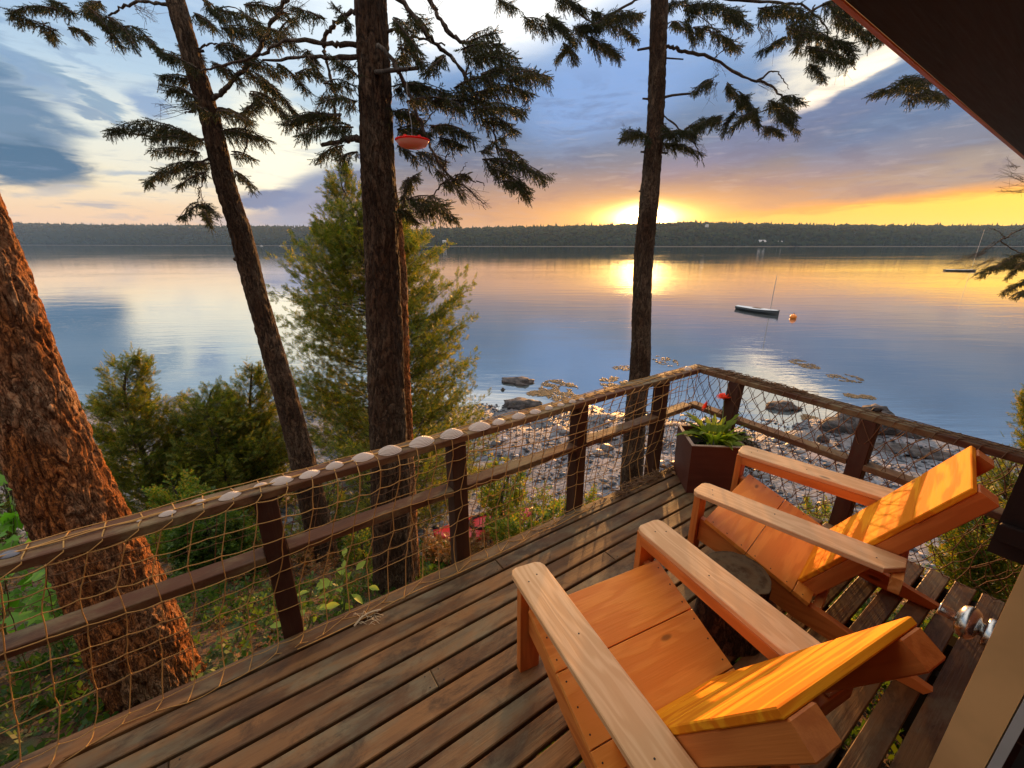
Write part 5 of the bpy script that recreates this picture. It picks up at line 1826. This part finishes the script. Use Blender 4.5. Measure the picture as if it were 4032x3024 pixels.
# --- leaning spruce, second from the left
T2 = [(378, 0, 46), (413, 120, 46), (452, 250, 46), (487, 400, 48), (522, 510, 50), (552, 630, 48), (592, 770, 50), (630, 900, 52), (662, 1030, 56), (690, 1150, 60), (712, 1250, 66)]
L2 = [([(380, 14), (345, 6), (300, 4), (258, 18), (235, 36)], 11, 5),
      ([(462, 216), (482, 200), (502, 176), (550, 124), (573, 77), (598, 24), (625, -8)], 12, 9),
      ([(455, 215), (430, 235), (400, 245)], 8, 4), ([(470, 235), (500, 240), (525, 262), (535, 300), (522, 345)], 8, 3),
      ([(470, 300), (420, 300), (330, 296), (245, 284)], 7, 3), ([(490, 345), (440, 345), (380, 368), (325, 392)], 8, 3),
      ([(425, 110), (450, 95), (480, 98)], 6, 3), ([(440, 375), (430, 410), (428, 438)], 4, 2)]
S2 = [(120, 22, 25, 25, 24), (118, 70, 30, 38, 26), (160, 30, 110, 8, 22), (150, 62, 192, 80, 20), (100, 78, 120, 88, 14), (190, 14, 238, 60, 34), (232, 40, 288, 92, 32), (262, 62, 340, 100, 26),
      (215, 5, 180, 25, 22), (240, 70, 262, 100, 16), (430, 150, 350, 112, 30), (430, 175, 350, 165, 34), (430, 210, 362, 192, 32), (440, 130, 395, 108, 26), (455, 245, 405, 225, 26),
      (440, 302, 235, 283, 28), (420, 300, 330, 300, 28), (430, 330, 330, 322, 26), (450, 350, 318, 396, 30), (445, 372, 385, 402, 24), (428, 440, 390, 470, 18), (430, 445, 468, 462, 16), (440, 455, 455, 488, 14),
      (470, 240, 540, 262, 34), (480, 280, 578, 300, 40), (500, 330, 545, 345, 24), (508, 370, 545, 405, 24), (520, 250, 560, 215, 28), (540, 200, 618, 250, 34), (560, 170, 636, 242, 28),
      (420, 30, 462, 60, 28), (440, 0, 482, 40, 28), (470, 20, 560, 52, 34), (480, 60, 600, 100, 34), (530, 10, 618, 30, 28), (500, 120, 600, 160, 34), (520, 150, 590, 190, 28),
      (470, 100, 540, 130, 30), (460, 140, 520, 175, 28), (600, 140, 668, 200, 26), (600, 80, 640, 40, 24), (560, 60, 640, 100, 26)]
DT2 = [(290, 15, 330, 40, 8, 14), (420, 236, 330, 245, 9, 22), (235, 85, 255, 105, 7, 14), (428, 400, 440, 430, 5, 14)]
spruce('spruce_tree', T2, 4.3, M['barkB'], 80, 320, 0.011, 26.0, L2, S2, DT2, 'left-leaning dark spruce between the big trunk and the cedar', 5,
       stubs=(([(528, 548), (514, 556), (506, 561)], 12), ([(413, 118), (425, 112), (440, 110)], 9)))

# --- thick straight spruce in the middle
T3 = [(800, -5, 68), (808, 150, 69), (815, 330, 72), (824, 500, 75), (827, 620, 77), (833, 780, 78), (837, 900, 78), (844, 1050, 82), (852, 1260, 88)]
L3 = [([(790, 97), (740, 95), (700, 92), (617, 88), (570, 112), (500, 137), (432, 150)], 13, 5),
      ([(790, 127), (720, 122), (650, 123), (566, 133)], 12, 6),
      ([(785, 20), (750, 32), (722, 55), (704, 78), (700, 110), (712, 160), (720, 205), (723, 292)], 12, 5),
      ([(795, 303), (760, 300), (737, 303), (693, 315)], 17, 9),
      ([(800, -60, -0.1), (864, 0, -0.1), (923, 73, -0.1), (963, 113), (1000, 153), (1027, 207), (1057, 243), (1067, 283), (1077, 337)], 12, 4),
      ([(850, -130, 0.2), (927, 0, 0.2), (950, 40, 0.2), (977, 77, 0.2), (1003, 93, 0.2), (1030, 90, 0.2)], 12, 7), ([(1000, 93, 0.2), (1012, 140, 0.2), (1000, 200, 0.2), (1040, 240, 0.2)], 5, 2),
      ([(820, 100, -0.2), (837, 117, -0.3), (870, 173, -0.3), (894, 227, -0.3), (917, 287, -0.3), (937, 333, -0.3), (974, 383, -0.3), (1014, 387, -0.3), (1050, 400, -0.3)], 11, 2),
      ([(970, 383, -0.3), (937, 417, -0.3), (903, 450, -0.3)], 4, 2),
      ([(960, 360, -0.3), (968, 330, -0.3), (975, 310, -0.3)], 4, 1.5), ([(985, 385, -0.3), (1010, 350, -0.3)], 3, 1), ([(980, 385, -0.3), (1030, 425, -0.3), (1050, 455, -0.3)], 3, 1),
      ([(830, 66, 0), (860, 70, 0), (903, 83, 0), (960, 98, 0.1)], 8, 4),
      ([(1063, 245, 0), (1100, 235, 0), (1140, 225, 0)], 4, 2), ([(1030, 210), (990, 215), (950, 225), (915, 270)], 4, 2), ([(1004, 160), (1040, 165), (1100, 160)], 4, 2)]
ST3 = (([(812, 156, -0.1), (850, 152, -0.35), (904, 147, -0.45)], 10), ([(838, 150, -0.1), (862, 150, -0.3), (884, 149, -0.45)], 6))
S3 = [(700, 180, 758, 190, 24), (740, 250, 620, 265, 32), (760, 272, 650, 290, 28), (740, 312, 690, 340, 26), (770, 220, 700, 215, 26), (770, 165, 720, 130, 24), (700, 40, 640, 20, 24), (760, 60, 730, 20, 18),
      (660, 110, 690, 160, 26), (640, 160, 700, 172, 22), (775, 330, 730, 345, 16), (700, 250, 640, 250, 24),
      (850, 40, 900, 112, 34), (880, 30, 920, 60, 32), (860, 100, 912, 142, 30), (850, 190, 920, 190, 30), (880, 180, 960, 200, 32), (850, 240, 910, 262, 32), (860, 282, 922, 292, 28), (860, 310, 900, 345, 20),
      (900, 330, 960, 350, 24), (880, 220, 1000, 232, 28), (930, 220, 1040, 216, 32), (980, 190, 1060, 172, 32), (1000, 110, 1080, 100, 36), (1020, 130, 1112, 130, 34), (1040, 160, 1140, 150, 36),
      (1100, 172, 1182, 165, 30), (1030, 200, 1140, 202, 32), (1020, 240, 1132, 242, 28), (1040, 262, 1112, 284, 28), (930, 272, 1020, 300, 28), (950, 300, 1000, 312, 20), (960, 120, 920, 160, 22), (1010, 90, 1070, 70, 22),
      (1045, 345, 1182, 385, 32), (1060, 360, 1140, 410, 28), (1080, 322, 1130, 345, 24), (1088, 390, 1145, 425, 18), (1040, 330, 1090, 300, 20),
      (872, 402, 900, 380, 24), (880, 430, 962, 440, 28), (900, 450, 982, 470, 24), (862, 455, 900, 482, 20), (960, 400, 1012, 380, 18), (940, 365, 1000, 420, 16), (880, 385, 870, 450, 22), (850, 140, 880, 130, 18)]
DT3 = [(985, 390, 1045, 430, 10, 22), (937, 335, 965, 355, 6, 16), (700, 200, 690, 240, 7, 22), (960, 300, 940, 330, 6, 14), (930, 20, 945, 10, 4, 14), (600, 30, 660, 10, 8, 22), (1000, 215, 980, 260, 8, 24)]
spruce('spruce_tree', T3, 3.6, M['barkB'], 120, 340, 0.013, 24.0, L3, S3, DT3, 'thick straight spruce trunk in the middle beside the red feeder', 7, stubs=ST3)
# thinner grey stem standing close behind it
T3b = [(846, 420, 24), (856, 520, 32), (862, 640, 36), (866, 800, 38), (869, 900, 42), (874, 1050, 46), (882, 1255, 50)]
rs = np.random.default_rng(12)
P, R = trunk_from(T3b, 3.85)
P.append(P[-1] + Vector((0, 0, -0.8))); R.append(R[-1])
V_, F_ = bark_tube(P, R, 56, 220, 0.012, 30.0, 31)
t = empty('spruce_tree', (P[-1].x, P[-1].y, gz(P[-1].x, P[-1].y)), label='slender grey stem close behind the right side of the thick trunk', cat='tree')
obj('trunk', V_ - np.array(t.location), F_, M['barkA'], t, True)
Vt, Ft = tube_arrays([(spline([P[0], P[0] + Vector((-0.02, 0, 0.2)), P[0] + Vector((-0.03, 0.02, 0.5))], 6), np.linspace(R[0], 0.01, 6))], 8)
obj('stem_tip', Vt - np.array(t.location), Ft, M['branch'], t)

# --- slim spruce in front of the sun
T4 = [(1425, -5, 37), (1420, 150, 37), (1416, 260, 37), (1408, 360, 39), (1400, 450, 41), (1390, 560, 42), (1386, 680, 41), (1383, 790, 44), (1372, 900, 45), (1364, 1045, 49)]
L4 = [([(1430, 100), (1455, 104), (1480, 112), (1541, 127), (1608, 167), (1658, 180), (1688, 207), (1708, 220)], 9, 4),
      ([(1635, 175), (1672, 152), (1690, 170), (1705, 193)], 5, 1.5), ([(1390, -10), (1337, 22), (1283, 50), (1240, 18), (1210, -10)], 5, 3),
      ([(1440, -25), (1520, -12), (1600, 0), (1688, 7), (1728, 10), (1780, 50), (1790, 110)], 9, 3), ([(1475, 20), (1520, 40), (1560, 90)], 3, 1.5), ([(1540, 128), (1570, 100), (1590, 50)], 3, 1.5),
      ([(1405, 296), (1375, 292), (1345, 300)], 4, 1.5), ([(1415, 240), (1450, 262), (1490, 300), (1512, 330)], 5, 2), ([(1690, 210), (1650, 240), (1600, 250), (1540, 270)], 3, 1.5)]
ST4 = (([(1405, 103), (1377, 108)], 6), ([(1432, 125), (1476, 128)], 4), ([(1430, 212), (1452, 206), (1492, 202)], 6), ([(1402, 214), (1388, 213)], 5), ([(1400, 329), (1384, 328)], 5), ([(1420, 329), (1442, 331)], 5),
       ([(1396, 414), (1380, 413)], 4), ([(1404, 500), (1416, 502)], 7), ([(1390, 545), (1404, 548)], 6))
S4 = [(1400, 292, 1342, 300, 18), (1405, 300, 1350, 285, 14), (1430, 290, 1500, 290, 24), (1430, 312, 1512, 330, 22), (1480, 280, 1542, 252, 22), (1425, 265, 1460, 300, 18),
      (1540, 172, 1500, 200, 18), (1570, 180, 1600, 230, 28), (1600, 200, 1640, 270, 28), (1640, 230, 1580, 282, 24), (1660, 220, 1722, 250, 28), (1680, 240, 1722, 282, 22), (1650, 272, 1690, 290, 18), (1560, 250, 1500, 282, 22),
      (1690, 210, 1730, 225, 18), (1590, 240, 1560, 285, 20),
      (1070, 0, 1112, 20, 20), (1130, 38, 1192, 70, 24), (1180, 30, 1242, 90, 28), (1240, 60, 1300, 52, 28), (1230, 100, 1200, 132, 16), (1215, 90, 1245, 130, 16), (1270, 80, 1340, 118, 32), (1300, 40, 1382, 32, 34), (1340, 62, 1372, 82, 22), (1200, 0, 1262, 20, 26), (1280, 20, 1330, 60, 26),
      (1480, 12, 1600, 30, 32), (1500, 60, 1592, 100, 30), (1480, 42, 1500, 90, 22), (1560, 30, 1622, 60, 26), (1440, 10, 1480, 0, 18), (1450, 45, 1470, 60, 16)]
DT4 = [(1375, 292, 1345, 275, 6, 12), (1640, 180, 1690, 190, 6, 14), (1500, 310, 1520, 335, 5, 12), (1545, 130, 1560, 150, 6, 14), (1670, 270, 1650, 300, 6, 10), (1550, 180, 1540, 210, 8, 20), (1640, 60, 1660, 90, 9, 22)]
spruce('spruce_tree', T4, 6.6, M['barkB'], 60, 320, 0.012, 22.0, L4, S4, DT4, 'slim straight spruce standing right in front of the setting sun', 9, stubs=ST4, fl=0.066)

# --- spruce hidden behind the eave whose boughs reach in from the right
T5 = [(2420, -60, 60), (2410, 200, 62), (2400, 500, 64), (2390, 800, 66), (2380, 1100, 68)]
L5 = [([(2400, -60), (2100, -40), (1850, -10), (1760, 20), (1700, 60)], 14, 4), ([(2400, 150), (2150, 190), (2050, 205), (1960, 205)], 8, 3), ([(1800, 0), (1810, 60), (1800, 110)], 5, 2), ([(1760, 10), (1740, 60), (1700, 90)], 4, 2),
      ([(2400, 420), (2260, 470), (2212, 492), (2160, 520), (2120, 545)], 7, 3), ([(2170, 516), (2158, 500), (2135, 492)], 3, 1.5), ([(2150, 522), (2110, 548), (2075, 560), (2045, 572)], 3, 1),
      ([(2160, 520), (2200, 545), (2230, 550)], 4, 2)]
S5 = [(1640, 20, 1760, 40, 36), (1700, 60, 1800, 90, 36), (1740, 100, 1832, 132, 30), (1700, 82, 1642, 112, 18), (1800, 30, 1882, 90, 28), (1750, 140, 1780, 172, 20), (1860, 70, 1905, 88, 14), (1780, 10, 1860, 40, 30), (1740, 60, 1720, 110, 22), (1800, 90, 1845, 120, 26), (1820, 0, 1860, 20, 24),
      (2052, 215, 1885, 204, 26), (1990, 172, 1905, 190, 22), (1960, 212, 2045, 205, 18), (2010, 185, 1950, 170, 20),
      (2230, 545, 2140, 580, 20), (2230, 570, 2120, 592, 14), (2240, 600, 2170, 632, 16), (2225, 560, 2180, 600, 16), (2240, 620, 2190, 640, 12)]
DT5 = [(2240, 400, 2160, 375, 9, 18), (2240, 412, 2155, 412, 8, 8), (2200, 360, 2175, 350, 5, 12), (2130, 545, 2060, 575, 12, 18), (2150, 560, 2080, 600, 10, 18), (1660, 60, 1650, 100, 12, 26), (1830, 130, 1810, 160, 6, 14)]
spruce('spruce_tree', T5, 5.6, M['barkB'], 40, 200, 0.014, 28.0, L5, S5, DT5, 'spruce beyond the eave whose boughs hang in at the upper right', 15, fl=0.060)

# --- flat-sprayed cedars and undergrowth
def frond_proto(seed):
    r = np.random.default_rng(seed)
    V_, F_ = [], []
    def leaf(bx, by, dx, dy, w):
        n0 = len(V_)
        l_ = math.hypot(dx, dy); nx_, ny_ = -dy / l_ * w, dx / l_ * w
        z = r.uniform(-0.04, 0.04)
        V_.extend([(bx, by, 0), (bx + dx * 0.5 + nx_, by + dy * 0.5 + ny_, z), (bx + dx, by + dy, 0), (bx + dx * 0.5 - nx_, by + dy * 0.5 - ny_, z)])
        F_.append((n0, n0 + 1, n0 + 2, n0 + 3))
    for i in range(6):
        t = 0.08 + i * 0.15
        for sg in (-1, 1):
            l_ = (0.42 - 0.3 * t) * r.uniform(0.7, 1.2)
            leaf(t, 0, l_ * 0.75, sg * l_ * 0.75, 0.035)
            if i < 4 and r.uniform() < 0.7:
                leaf(t + l_ * 0.3, sg * l_ * 0.4, l_ * 0.55, sg * l_ * 0.15, 0.03)
    leaf(0.0, 0, 1.0, 0, 0.028)
    return np.array(V_), np.array(F_)
FRONDS = [frond_proto(k) for k in range(4)]
def leafcl_proto(seed):
    r = np.random.default_rng(seed)
    V_, F_ = [], []
    for i in range(7):
        n0 = len(V_)
        t = 0.1 + 0.13 * i
        sg = 1 if i % 2 else -1
        a = r.uniform(0.5, 1.1) * sg
        l_ = r.uniform(0.28, 0.42)
        d = np.array([math.cos(a), math.sin(a), r.uniform(-0.3, 0.3)]) * l_
        w = np.array([-math.sin(a), math.cos(a), r.uniform(-0.4, 0.4)]) * l_ * 0.30
        b_ = np.array([t, 0, 0])
        V_ += [b_, b_ + d * 0.5 + w, b_ + d, b_ + d * 0.5 - w]
        F_.append((n0, n0 + 1, n0 + 2, n0 + 3))
    return np.array(V_), np.array(F_)
LEAFC = [leafcl_proto(k) for k in range(5)]

def cedar(outline, Y, name, label, seed, nbr=150, fper=70, fs=0.10, base_pix=None, lean=0.0, mat=None, protos=None, gap=0.0, dthick=0.8, cat='tree'):
    """outline: list of (v, u_left, u_right) rows in view pixels, top to bottom"""
    rs = np.random.default_rng(seed)
    vs = [r_[0] for r_ in outline]
    top = outline[0]; bot = outline[-1]
    cx_ = [(r_[1] + r_[2]) / 2 for r_ in outline]
    tp, bp = UY(cx_[0], top[0], Y), UY(cx_[-1], bot[0], Y)
    g_ = gz(bp.x, bp.y)
    t = empty(name, (bp.x, bp.y, g_), label=label, cat=cat)
    O_ = np.array(t.location)
    axis = [UY(cx_[i], vs[i], Y) for i in range(len(vs))]
    axis.append(Vector((bp.x, bp.y, g_ - 0.2)))
    rad = np.linspace(0.008, 0.06 if fs > 0.07 else 0.03, len(axis))
    Vt, Ft = tube_arrays([(spline(axis, 30), np.interp(np.linspace(0, 1, 30), np.linspace(0, 1, len(axis)), rad))], 8)
    obj('trunk', Vt - O_, Ft, M['branch'], t, True)
    O, D, L, UPv, tw = [], [], [], [], []
    for i in range(nbr):
        v_ = vs[0] + (vs[-1] - vs[0]) * rs.uniform(0, 1) ** 0.8
        ul, ur = np.interp(v_, vs, [r_[1] for r_ in outline]), np.interp(v_, vs, [r_[2] for r_ in outline])
        uc = (ul + ur) / 2
        a = rs.uniform(0, 2 * math.pi)
        hw = px_r(ur - ul, UY(uc, v_, Y))
        hw *= rs.uniform(0.72, 1.10)
        start = UY(uc, min(v_ + 30, vs[-1] + 30), Y)
        st_ = UY(uc, v_, Y)
        dirh = Vector((math.cos(a), math.sin(a) * dthick, 0))
        tip = st_ + dirh * hw + Vector((0, 0, rs.uniform(-0.05, 0.55) * hw))
        mid = start.lerp(tip, 0.5) + Vector((0, 0, -0.10 * hw))
        S_ = spline([start, mid, tip], 12)
        tw.append((S_, np.linspace(0.010 * min(1, hw) + 0.002, 0.002, 12)))
        nf = int(fper * min(1.3, max(0.25, hw)) * rs.uniform(0.7, 1.2))
        bd_ = (tip - start).normalized()
        side = bd_.cross(Vector((0, 0, 1))).normalized()
        for k in range(nf):
            u_ = rs.uniform(0.25, 1.0) ** 0.75
            q = Vector(S_[min(11, int(u_ * 11))]).lerp(Vector(S_[min(11, int(u_ * 11) + 1)]), (u_ * 11) % 1)
            sg = rs.choice((-1, 1))
            off = side * sg * rs.uniform(0, 0.28) * hw * (1.15 - u_) + Vector((0, 0, rs.normal(0, 0.05)))
            q = q + off
            d_ = bd_ * rs.uniform(-0.1, 1.0) + side * sg * rs.uniform(0.1, 1.0) + Vector((0, 0, rs.uniform(-0.5, 1.0)))
            O.append(tuple(q)); D.append(tuple(d_)); L.append(fs * rs.uniform(0.6, 1.3))
            n_ = side * rs.normal(0, 1) + Vector((0, 0, rs.normal(0, 0.8))) + bd_ * rs.normal(0, 0.6)
            UPv.append(tuple(n_))
    Vt, Ft = tube_arrays(tw, 4)
    o_ = obj('branches', Vt - O_, Ft, M['branch'], t)
    o_['kind'] = 'stuff'
    Vn, Fn = instance_mesh(protos or FRONDS, O, D, L, rs, up=UPv)
    o_ = obj('crown', Vn - O_, Fn, mat or M['cedar'], t)
    o_['kind'] = 'stuff'
    return t

cedar([(352, 735, 745), (400, 705, 770), (440, 690, 830), (490, 670, 915), (550, 655, 945), (620, 600, 985), (700, 630, 1025), (780, 610, 1045), (860, 640, 1035), (940, 650, 1060), (1010, 680, 1090)], 8.8, 'cedar_tree',
      'tall bushy cedar standing behind the thick middle trunk', 21, nbr=520, fper=52, fs=0.15)
cedar([(762, 298, 304), (800, 205, 345), (860, 190, 350), (930, 180, 410), (1010, 195, 440), (1090, 240, 460)], 6.8, 'cedar_tree', 'small pointed cedar just right of the big leaning trunk', 22, nbr=210, fper=60, fs=0.13)
cedar([(835, 455, 470), (865, 385, 520), (930, 350, 590), (1000, 320, 640), (1090, 310, 700)], 7.2, 'cedar_tree', 'low spreading cedar left of the leaning dark spruce', 23, nbr=260, fper=55, fs=0.13)
cedar([(785, 540, 550), (820, 500, 585), (880, 460, 620), (960, 420, 670), (1040, 400, 700)], 7.9, 'cedar_tree', 'yellow-tipped cedar behind the leaning dark spruce', 24, nbr=210, fper=55, fs=0.13)
cedar([(930, 700, 1010), (1000, 680, 1080), (1060, 660, 1060), (1120, 700, 940)], 6.6, 'cedar_tree', 'low skirt of cedar boughs behind the rail by the second post', 25, nbr=110, fper=50, fs=0.11)
# undergrowth, each shrub by itself
cedar([(1000, 1075, 1140), (1040, 1040, 1150), (1090, 1030, 1130), (1140, 1050, 1120)], 5.6, 'shrub', 'sunlit green shrub just left of the third post', 31, nbr=60, fper=60, fs=0.10, mat=M['shrub'], protos=LEAFC, cat='shrub')
cedar([(1090, 1090, 1220), (1130, 1060, 1230), (1180, 1050, 1180)], 4.9, 'shrub', 'yellow-green shrub at the foot of the third post', 32, nbr=60, fper=70, fs=0.09, mat=M['shrub'], protos=LEAFC, cat='shrub')
cedar([(1060, 1225, 1290), (1100, 1215, 1290), (1140, 1210, 1270)], 5.1, 'shrub', 'little yellow shrub right of the third post', 33, nbr=34, fper=55, fs=0.09, mat=M['shrub'], protos=LEAFC, cat='shrub')
cedar([(1165, 930, 1050), (1190, 930, 1060), (1225, 900, 1010)], 4.6, 'shrub', 'rusty yellow shrub in front of the red kayak', 34, nbr=60, fper=80, fs=0.08, mat=M['litter'], protos=LEAFC, cat='shrub')
cedar([(1040, 690, 760), (1110, 640, 760), (1170, 600, 790)], 4.9, 'shrub', 'dark green bush behind the net left of the leaning trunk foot', 35, nbr=70, fper=60, fs=0.09, cat='shrub')
cedar([(1110, 380, 520), (1180, 370, 560), (1260, 400, 600), (1330, 420, 600)], 3.7, 'shrub', 'shady evergreen bush behind the net right of the big trunk', 36, nbr=260, fper=120, fs=0.075, mat=M['cover'], protos=LEAFC, cat='shrub')
cedar([(1050, 330, 420), (1110, 320, 480), (1180, 330, 580)], 4.6, 'shrub', 'bright leafy bush just above the rail right of the big trunk', 37, nbr=150, fper=80, fs=0.085, mat=M['shrub'], protos=LEAFC, cat='shrub')
cedar([(1170, 560, 660), (1230, 540, 720), (1290, 560, 760)], 3.9, 'shrub', 'orange-brown undergrowth behind the first left post', 38, nbr=60, fper=60, fs=0.07, mat=M['litter'], protos=LEAFC, cat='shrub')
cedar([(1140, 740, 800), (1190, 740, 830), (1240, 740, 850)], 4.3, 'shrub', 'golden low bush between the leaning spruce and the thick trunk', 39, nbr=50, fper=60, fs=0.07, mat=M['shrub'], protos=LEAFC, cat='shrub')
cedar([(1165, 1460, 1560), (1200, 1440, 1580), (1260, 1420, 1560)], 4.6, 'shrub', 'hidden shrub below the deck corner', 40, nbr=30, fper=50, fs=0.08, mat=M['shrub'], protos=LEAFC, cat='shrub')
cedar([(1090, 1730, 1800), (1130, 1700, 1830), (1190, 1690, 1850)], 4.5, 'shrub', 'yellow-leaved shrub below the right rail behind the far chair', 41, nbr=50, fper=60, fs=0.07, mat=M['shrub'], protos=LEAFC, cat='shrub')
cedar([(1060, 2030, 2230), (1130, 1990, 2260), (1200, 1970, 2270), (1290, 1990, 2280)], 3.6, 'shrub', 'mossy green bush beyond the boards at the right', 42, nbr=150, fper=90, fs=0.07, mat=M['shrub'], protos=LEAFC, cat='shrub')
cedar([(1000, 2080, 2290), (1060, 2040, 2300), (1110, 2060, 2300)], 4.4, 'shrub', 'dark green bush between the far chair back and the dark board', 43, nbr=90, fper=70, fs=0.08, cat='shrub')
cedar([(830, 2225, 2240), (880, 2175, 2300), (950, 2180, 2330), (1010, 2170, 2330)], 5.2, 'cedar_tree', 'small evergreen poking in at the right edge above the rail', 44, nbr=80, fper=60, fs=0.10)
cedar([(940, -60, 60), (1010, -80, 90), (1090, -60, 110), (1150, -60, 100)], 4.4, 'shrub', 'shadowy evergreen at the left edge behind the big trunk', 45, nbr=80, fper=60, fs=0.10, cat='shrub')
cedar([(1290, -60, 330), (1400, -80, 400), (1500, -80, 350)], 2.9, 'shrub', 'dark undergrowth beneath the net at the lower left', 46, nbr=80, fper=60, fs=0.07, cat='shrub')

# --- maple saplings at the lower left
def maple_leaf():
    pts = []
    tips = [(0, 1.0), (38, 0.52), (62, 0.88), (95, 0.42), (128, 0.66), (165, 0.30)]
    full = [(-a, r) for a, r in tips[::-1][:-1]] + tips
    full = [(-165, 0.30), (-128, 0.66), (-95, 0.42), (-62, 0.88), (-38, 0.52), (0, 1.0), (38, 0.52), (62, 0.88), (95, 0.42), (128, 0.66), (165, 0.30)]
    V_ = [(0, 0, 0.03)]
    for a, r in full:
        V_.append((r * math.cos(D2R(a)), r * math.sin(D2R(a)), -0.12 * r * r))
    F_ = [(0, i, i + 1) for i in range(1, len(full))]
    return V_, F_
mlm = mesh_from('leaf', *maple_leaf(), M['maple'])
def sapling(pix, Y, label, seed, n_, spread, size, me, name='maple_sapling', cat='sapling'):
    rs = np.random.default_rng(seed)
    P = [UY(u, v_, Y) for u, v_ in pix]
    b_ = P[-1]
    t = empty(name, (b_.x, b_.y, gz(b_.x, b_.y)), label=label, cat=cat)
    O_ = Vector(t.location)
    foot = Vector((b_.x, b_.y, gz(b_.x, b_.y) - 0.05))
    S_ = spline(P + [foot], 16)
    tws = [(S_ - np.array(O_), np.linspace(0.003, 0.008, 16))]
    for i in range(n_):
        k = int(rs.uniform(0, 10))
        q = Vector(S_[k])
        off = Vector((rs.normal(0, spread), rs.normal(0, spread * 0.7), rs.normal(0, spread * 0.6)))
        lp = q + off
        tws.append((np.array([tuple(q - O_), tuple((q + lp) / 2 - O_ + Vector((0, 0, 0.02))), tuple(lp - O_)]), 0.0016))
        lf = link('leaf', me, t)
        aim = (Vector((0, 0, 1)) + Vector(rs.normal(0, 0.35, 3)) + Vector((0.1, -0.25, 0))).normalized()
        lf.matrix_basis = frame(lp - O_, off + Vector((0, 0, -0.02)), aim) @ Matrix.Scale(size * rs.uniform(0.7, 1.3), 4)
    Vt, Ft = tube_arrays(tws, 4)
    obj('stem', Vt, Ft, M['stem'], t)
sapling([(30, 1090), (30, 1140), (40, 1200)], 2.5, 'maple sapling with big bright leaves at the left edge above the rail', 51, 34, 0.16, 0.085, mlm)
sapling([(120, 1180), (110, 1240), (90, 1330)], 2.15, 'maple sapling seen through the net left of the big trunk', 52, 46, 0.17, 0.080, mlm)
sapling([(20, 1230), (10, 1280), (10, 1360)], 2.1, 'shaded maple sapling behind the net at the left edge', 53, 30, 0.15, 0.080, mlm)
def oval_leaf():
    V_, F_ = [], []
    for i, w in enumerate((0.02, 0.20, 0.27, 0.20, 0.01)):
        x_ = i / 4
        for sg in (-1, 0, 1):
            V_.append((x_, sg * w, abs(sg) * w * 0.3 - 0.25 * x_ * x_))
    for i in range(4):
        for k in range(2):
            F_.append((i * 3 + k, i * 3 + k + 1, i * 3 + k + 4, i * 3 + k + 3))
    return V_, F_
olm = mesh_from('leaf', *oval_leaf(), M['lime'], True)
sapling([(738, 1240), (745, 1290), (735, 1340), (700, 1385)], 2.75, 'lime-green sapling glowing behind the net in front of the leaning trunk', 54, 26, 0.09, 0.105, olm, 'leafy_sapling')
sapling([(670, 1330), (668, 1350), (665, 1370)], 2.2, 'small lime sprig at the deck edge by the first left post', 55, 10, 0.05, 0.075, olm, 'leafy_sapling')

# --- ground cover and leaf litter under the trees
rs = np.random.default_rng(77)
def cover(n_, box_, protos, mat, fs, name, label, cat, upm=0.6, thr=None):
    x0, x1, y0, y1 = box_
    xx, yy = rs.uniform(x0, x1, n_), rs.uniform(y0, y1, n_)
    kp_ = np.array([(mn.noise(Vector((a * 0.9, b_ * 0.9, thr or 0))) > -0.12) for a, b_ in zip(xx, yy)]) if thr is not None else np.ones(n_, bool)
    zz_ = ground_z(xx, yy)
    kp_ &= (zz_ > -3.1) & (zz_ < -0.6)
    xx, yy, zz_ = xx[kp_], yy[kp_], zz_[kp_]
    n2 = len(xx)
    O = np.stack([xx, yy, zz_ + 0.01], 1)
    D = rs.normal(size=(n2, 3)); D[:, 2] = np.abs(D[:, 2]) * upm + 0.05
    Vn, Fn = instance_mesh(protos, O, D, fs * rs.uniform(0.6, 1.4, n2), rs)
    o_ = obj(name, Vn, Fn, mat)
    tag(o_, label, cat, kind='stuff')
cover(15000, (-7, 8, 1.6, 7.0), LEAFC, M['litter'], 0.07, 'leaf_litter', 'brown leaf litter covering the bank under the trees', 'leaf litter', 0.15)
cover(22000, (-7, 9, 1.2, 6.6), LEAFC, M['cover'], 0.11, 'ground_cover', 'low green plants growing on the bank below the deck', 'ground cover', 1.2, 4.0)
cover(4500, (0.2, 9, 2.5, 6.8), LEAFC, M['shrub'], 0.09, 'ground_cover', 'yellow-green low plants along the top of the beach', 'ground cover', 1.0, 9.0)

# dry leaves caught in the deck corner
r_ = np.random.default_rng(8)
dl = mesh_from('dry_leaf', *oval_leaf(), M['litter'], True)
for i, (u, v_, lb) in enumerate(((1452, 1019, 'curled dry leaf in the deck corner nearest the planter'), (1400, 1012, 'sunlit dry leaf at the foot of the corner post'),
                                 (1435, 1010, 'dry leaf between the corner post and the planter'), (1557, 1076, 'dry leaf lying on the boards before the planter'),
                                 (142, 1641, 'small reddish leaf on the boards at the lower left'))):
    P = UZ(u, v_, 0.006)
    o_ = link('dry_leaf', dl)
    o_.location = P + Vector((0, 0, 0.006)); s_ = r_.uniform(0.045, 0.07); o_.scale = (s_, s_, s_); o_.rotation_euler = (r_.uniform(-.3, .3), r_.uniform(-.3, .1), r_.uniform(0, 6))
    tag(o_, lb, 'leaf', 'dry leaves fallen on the deck')
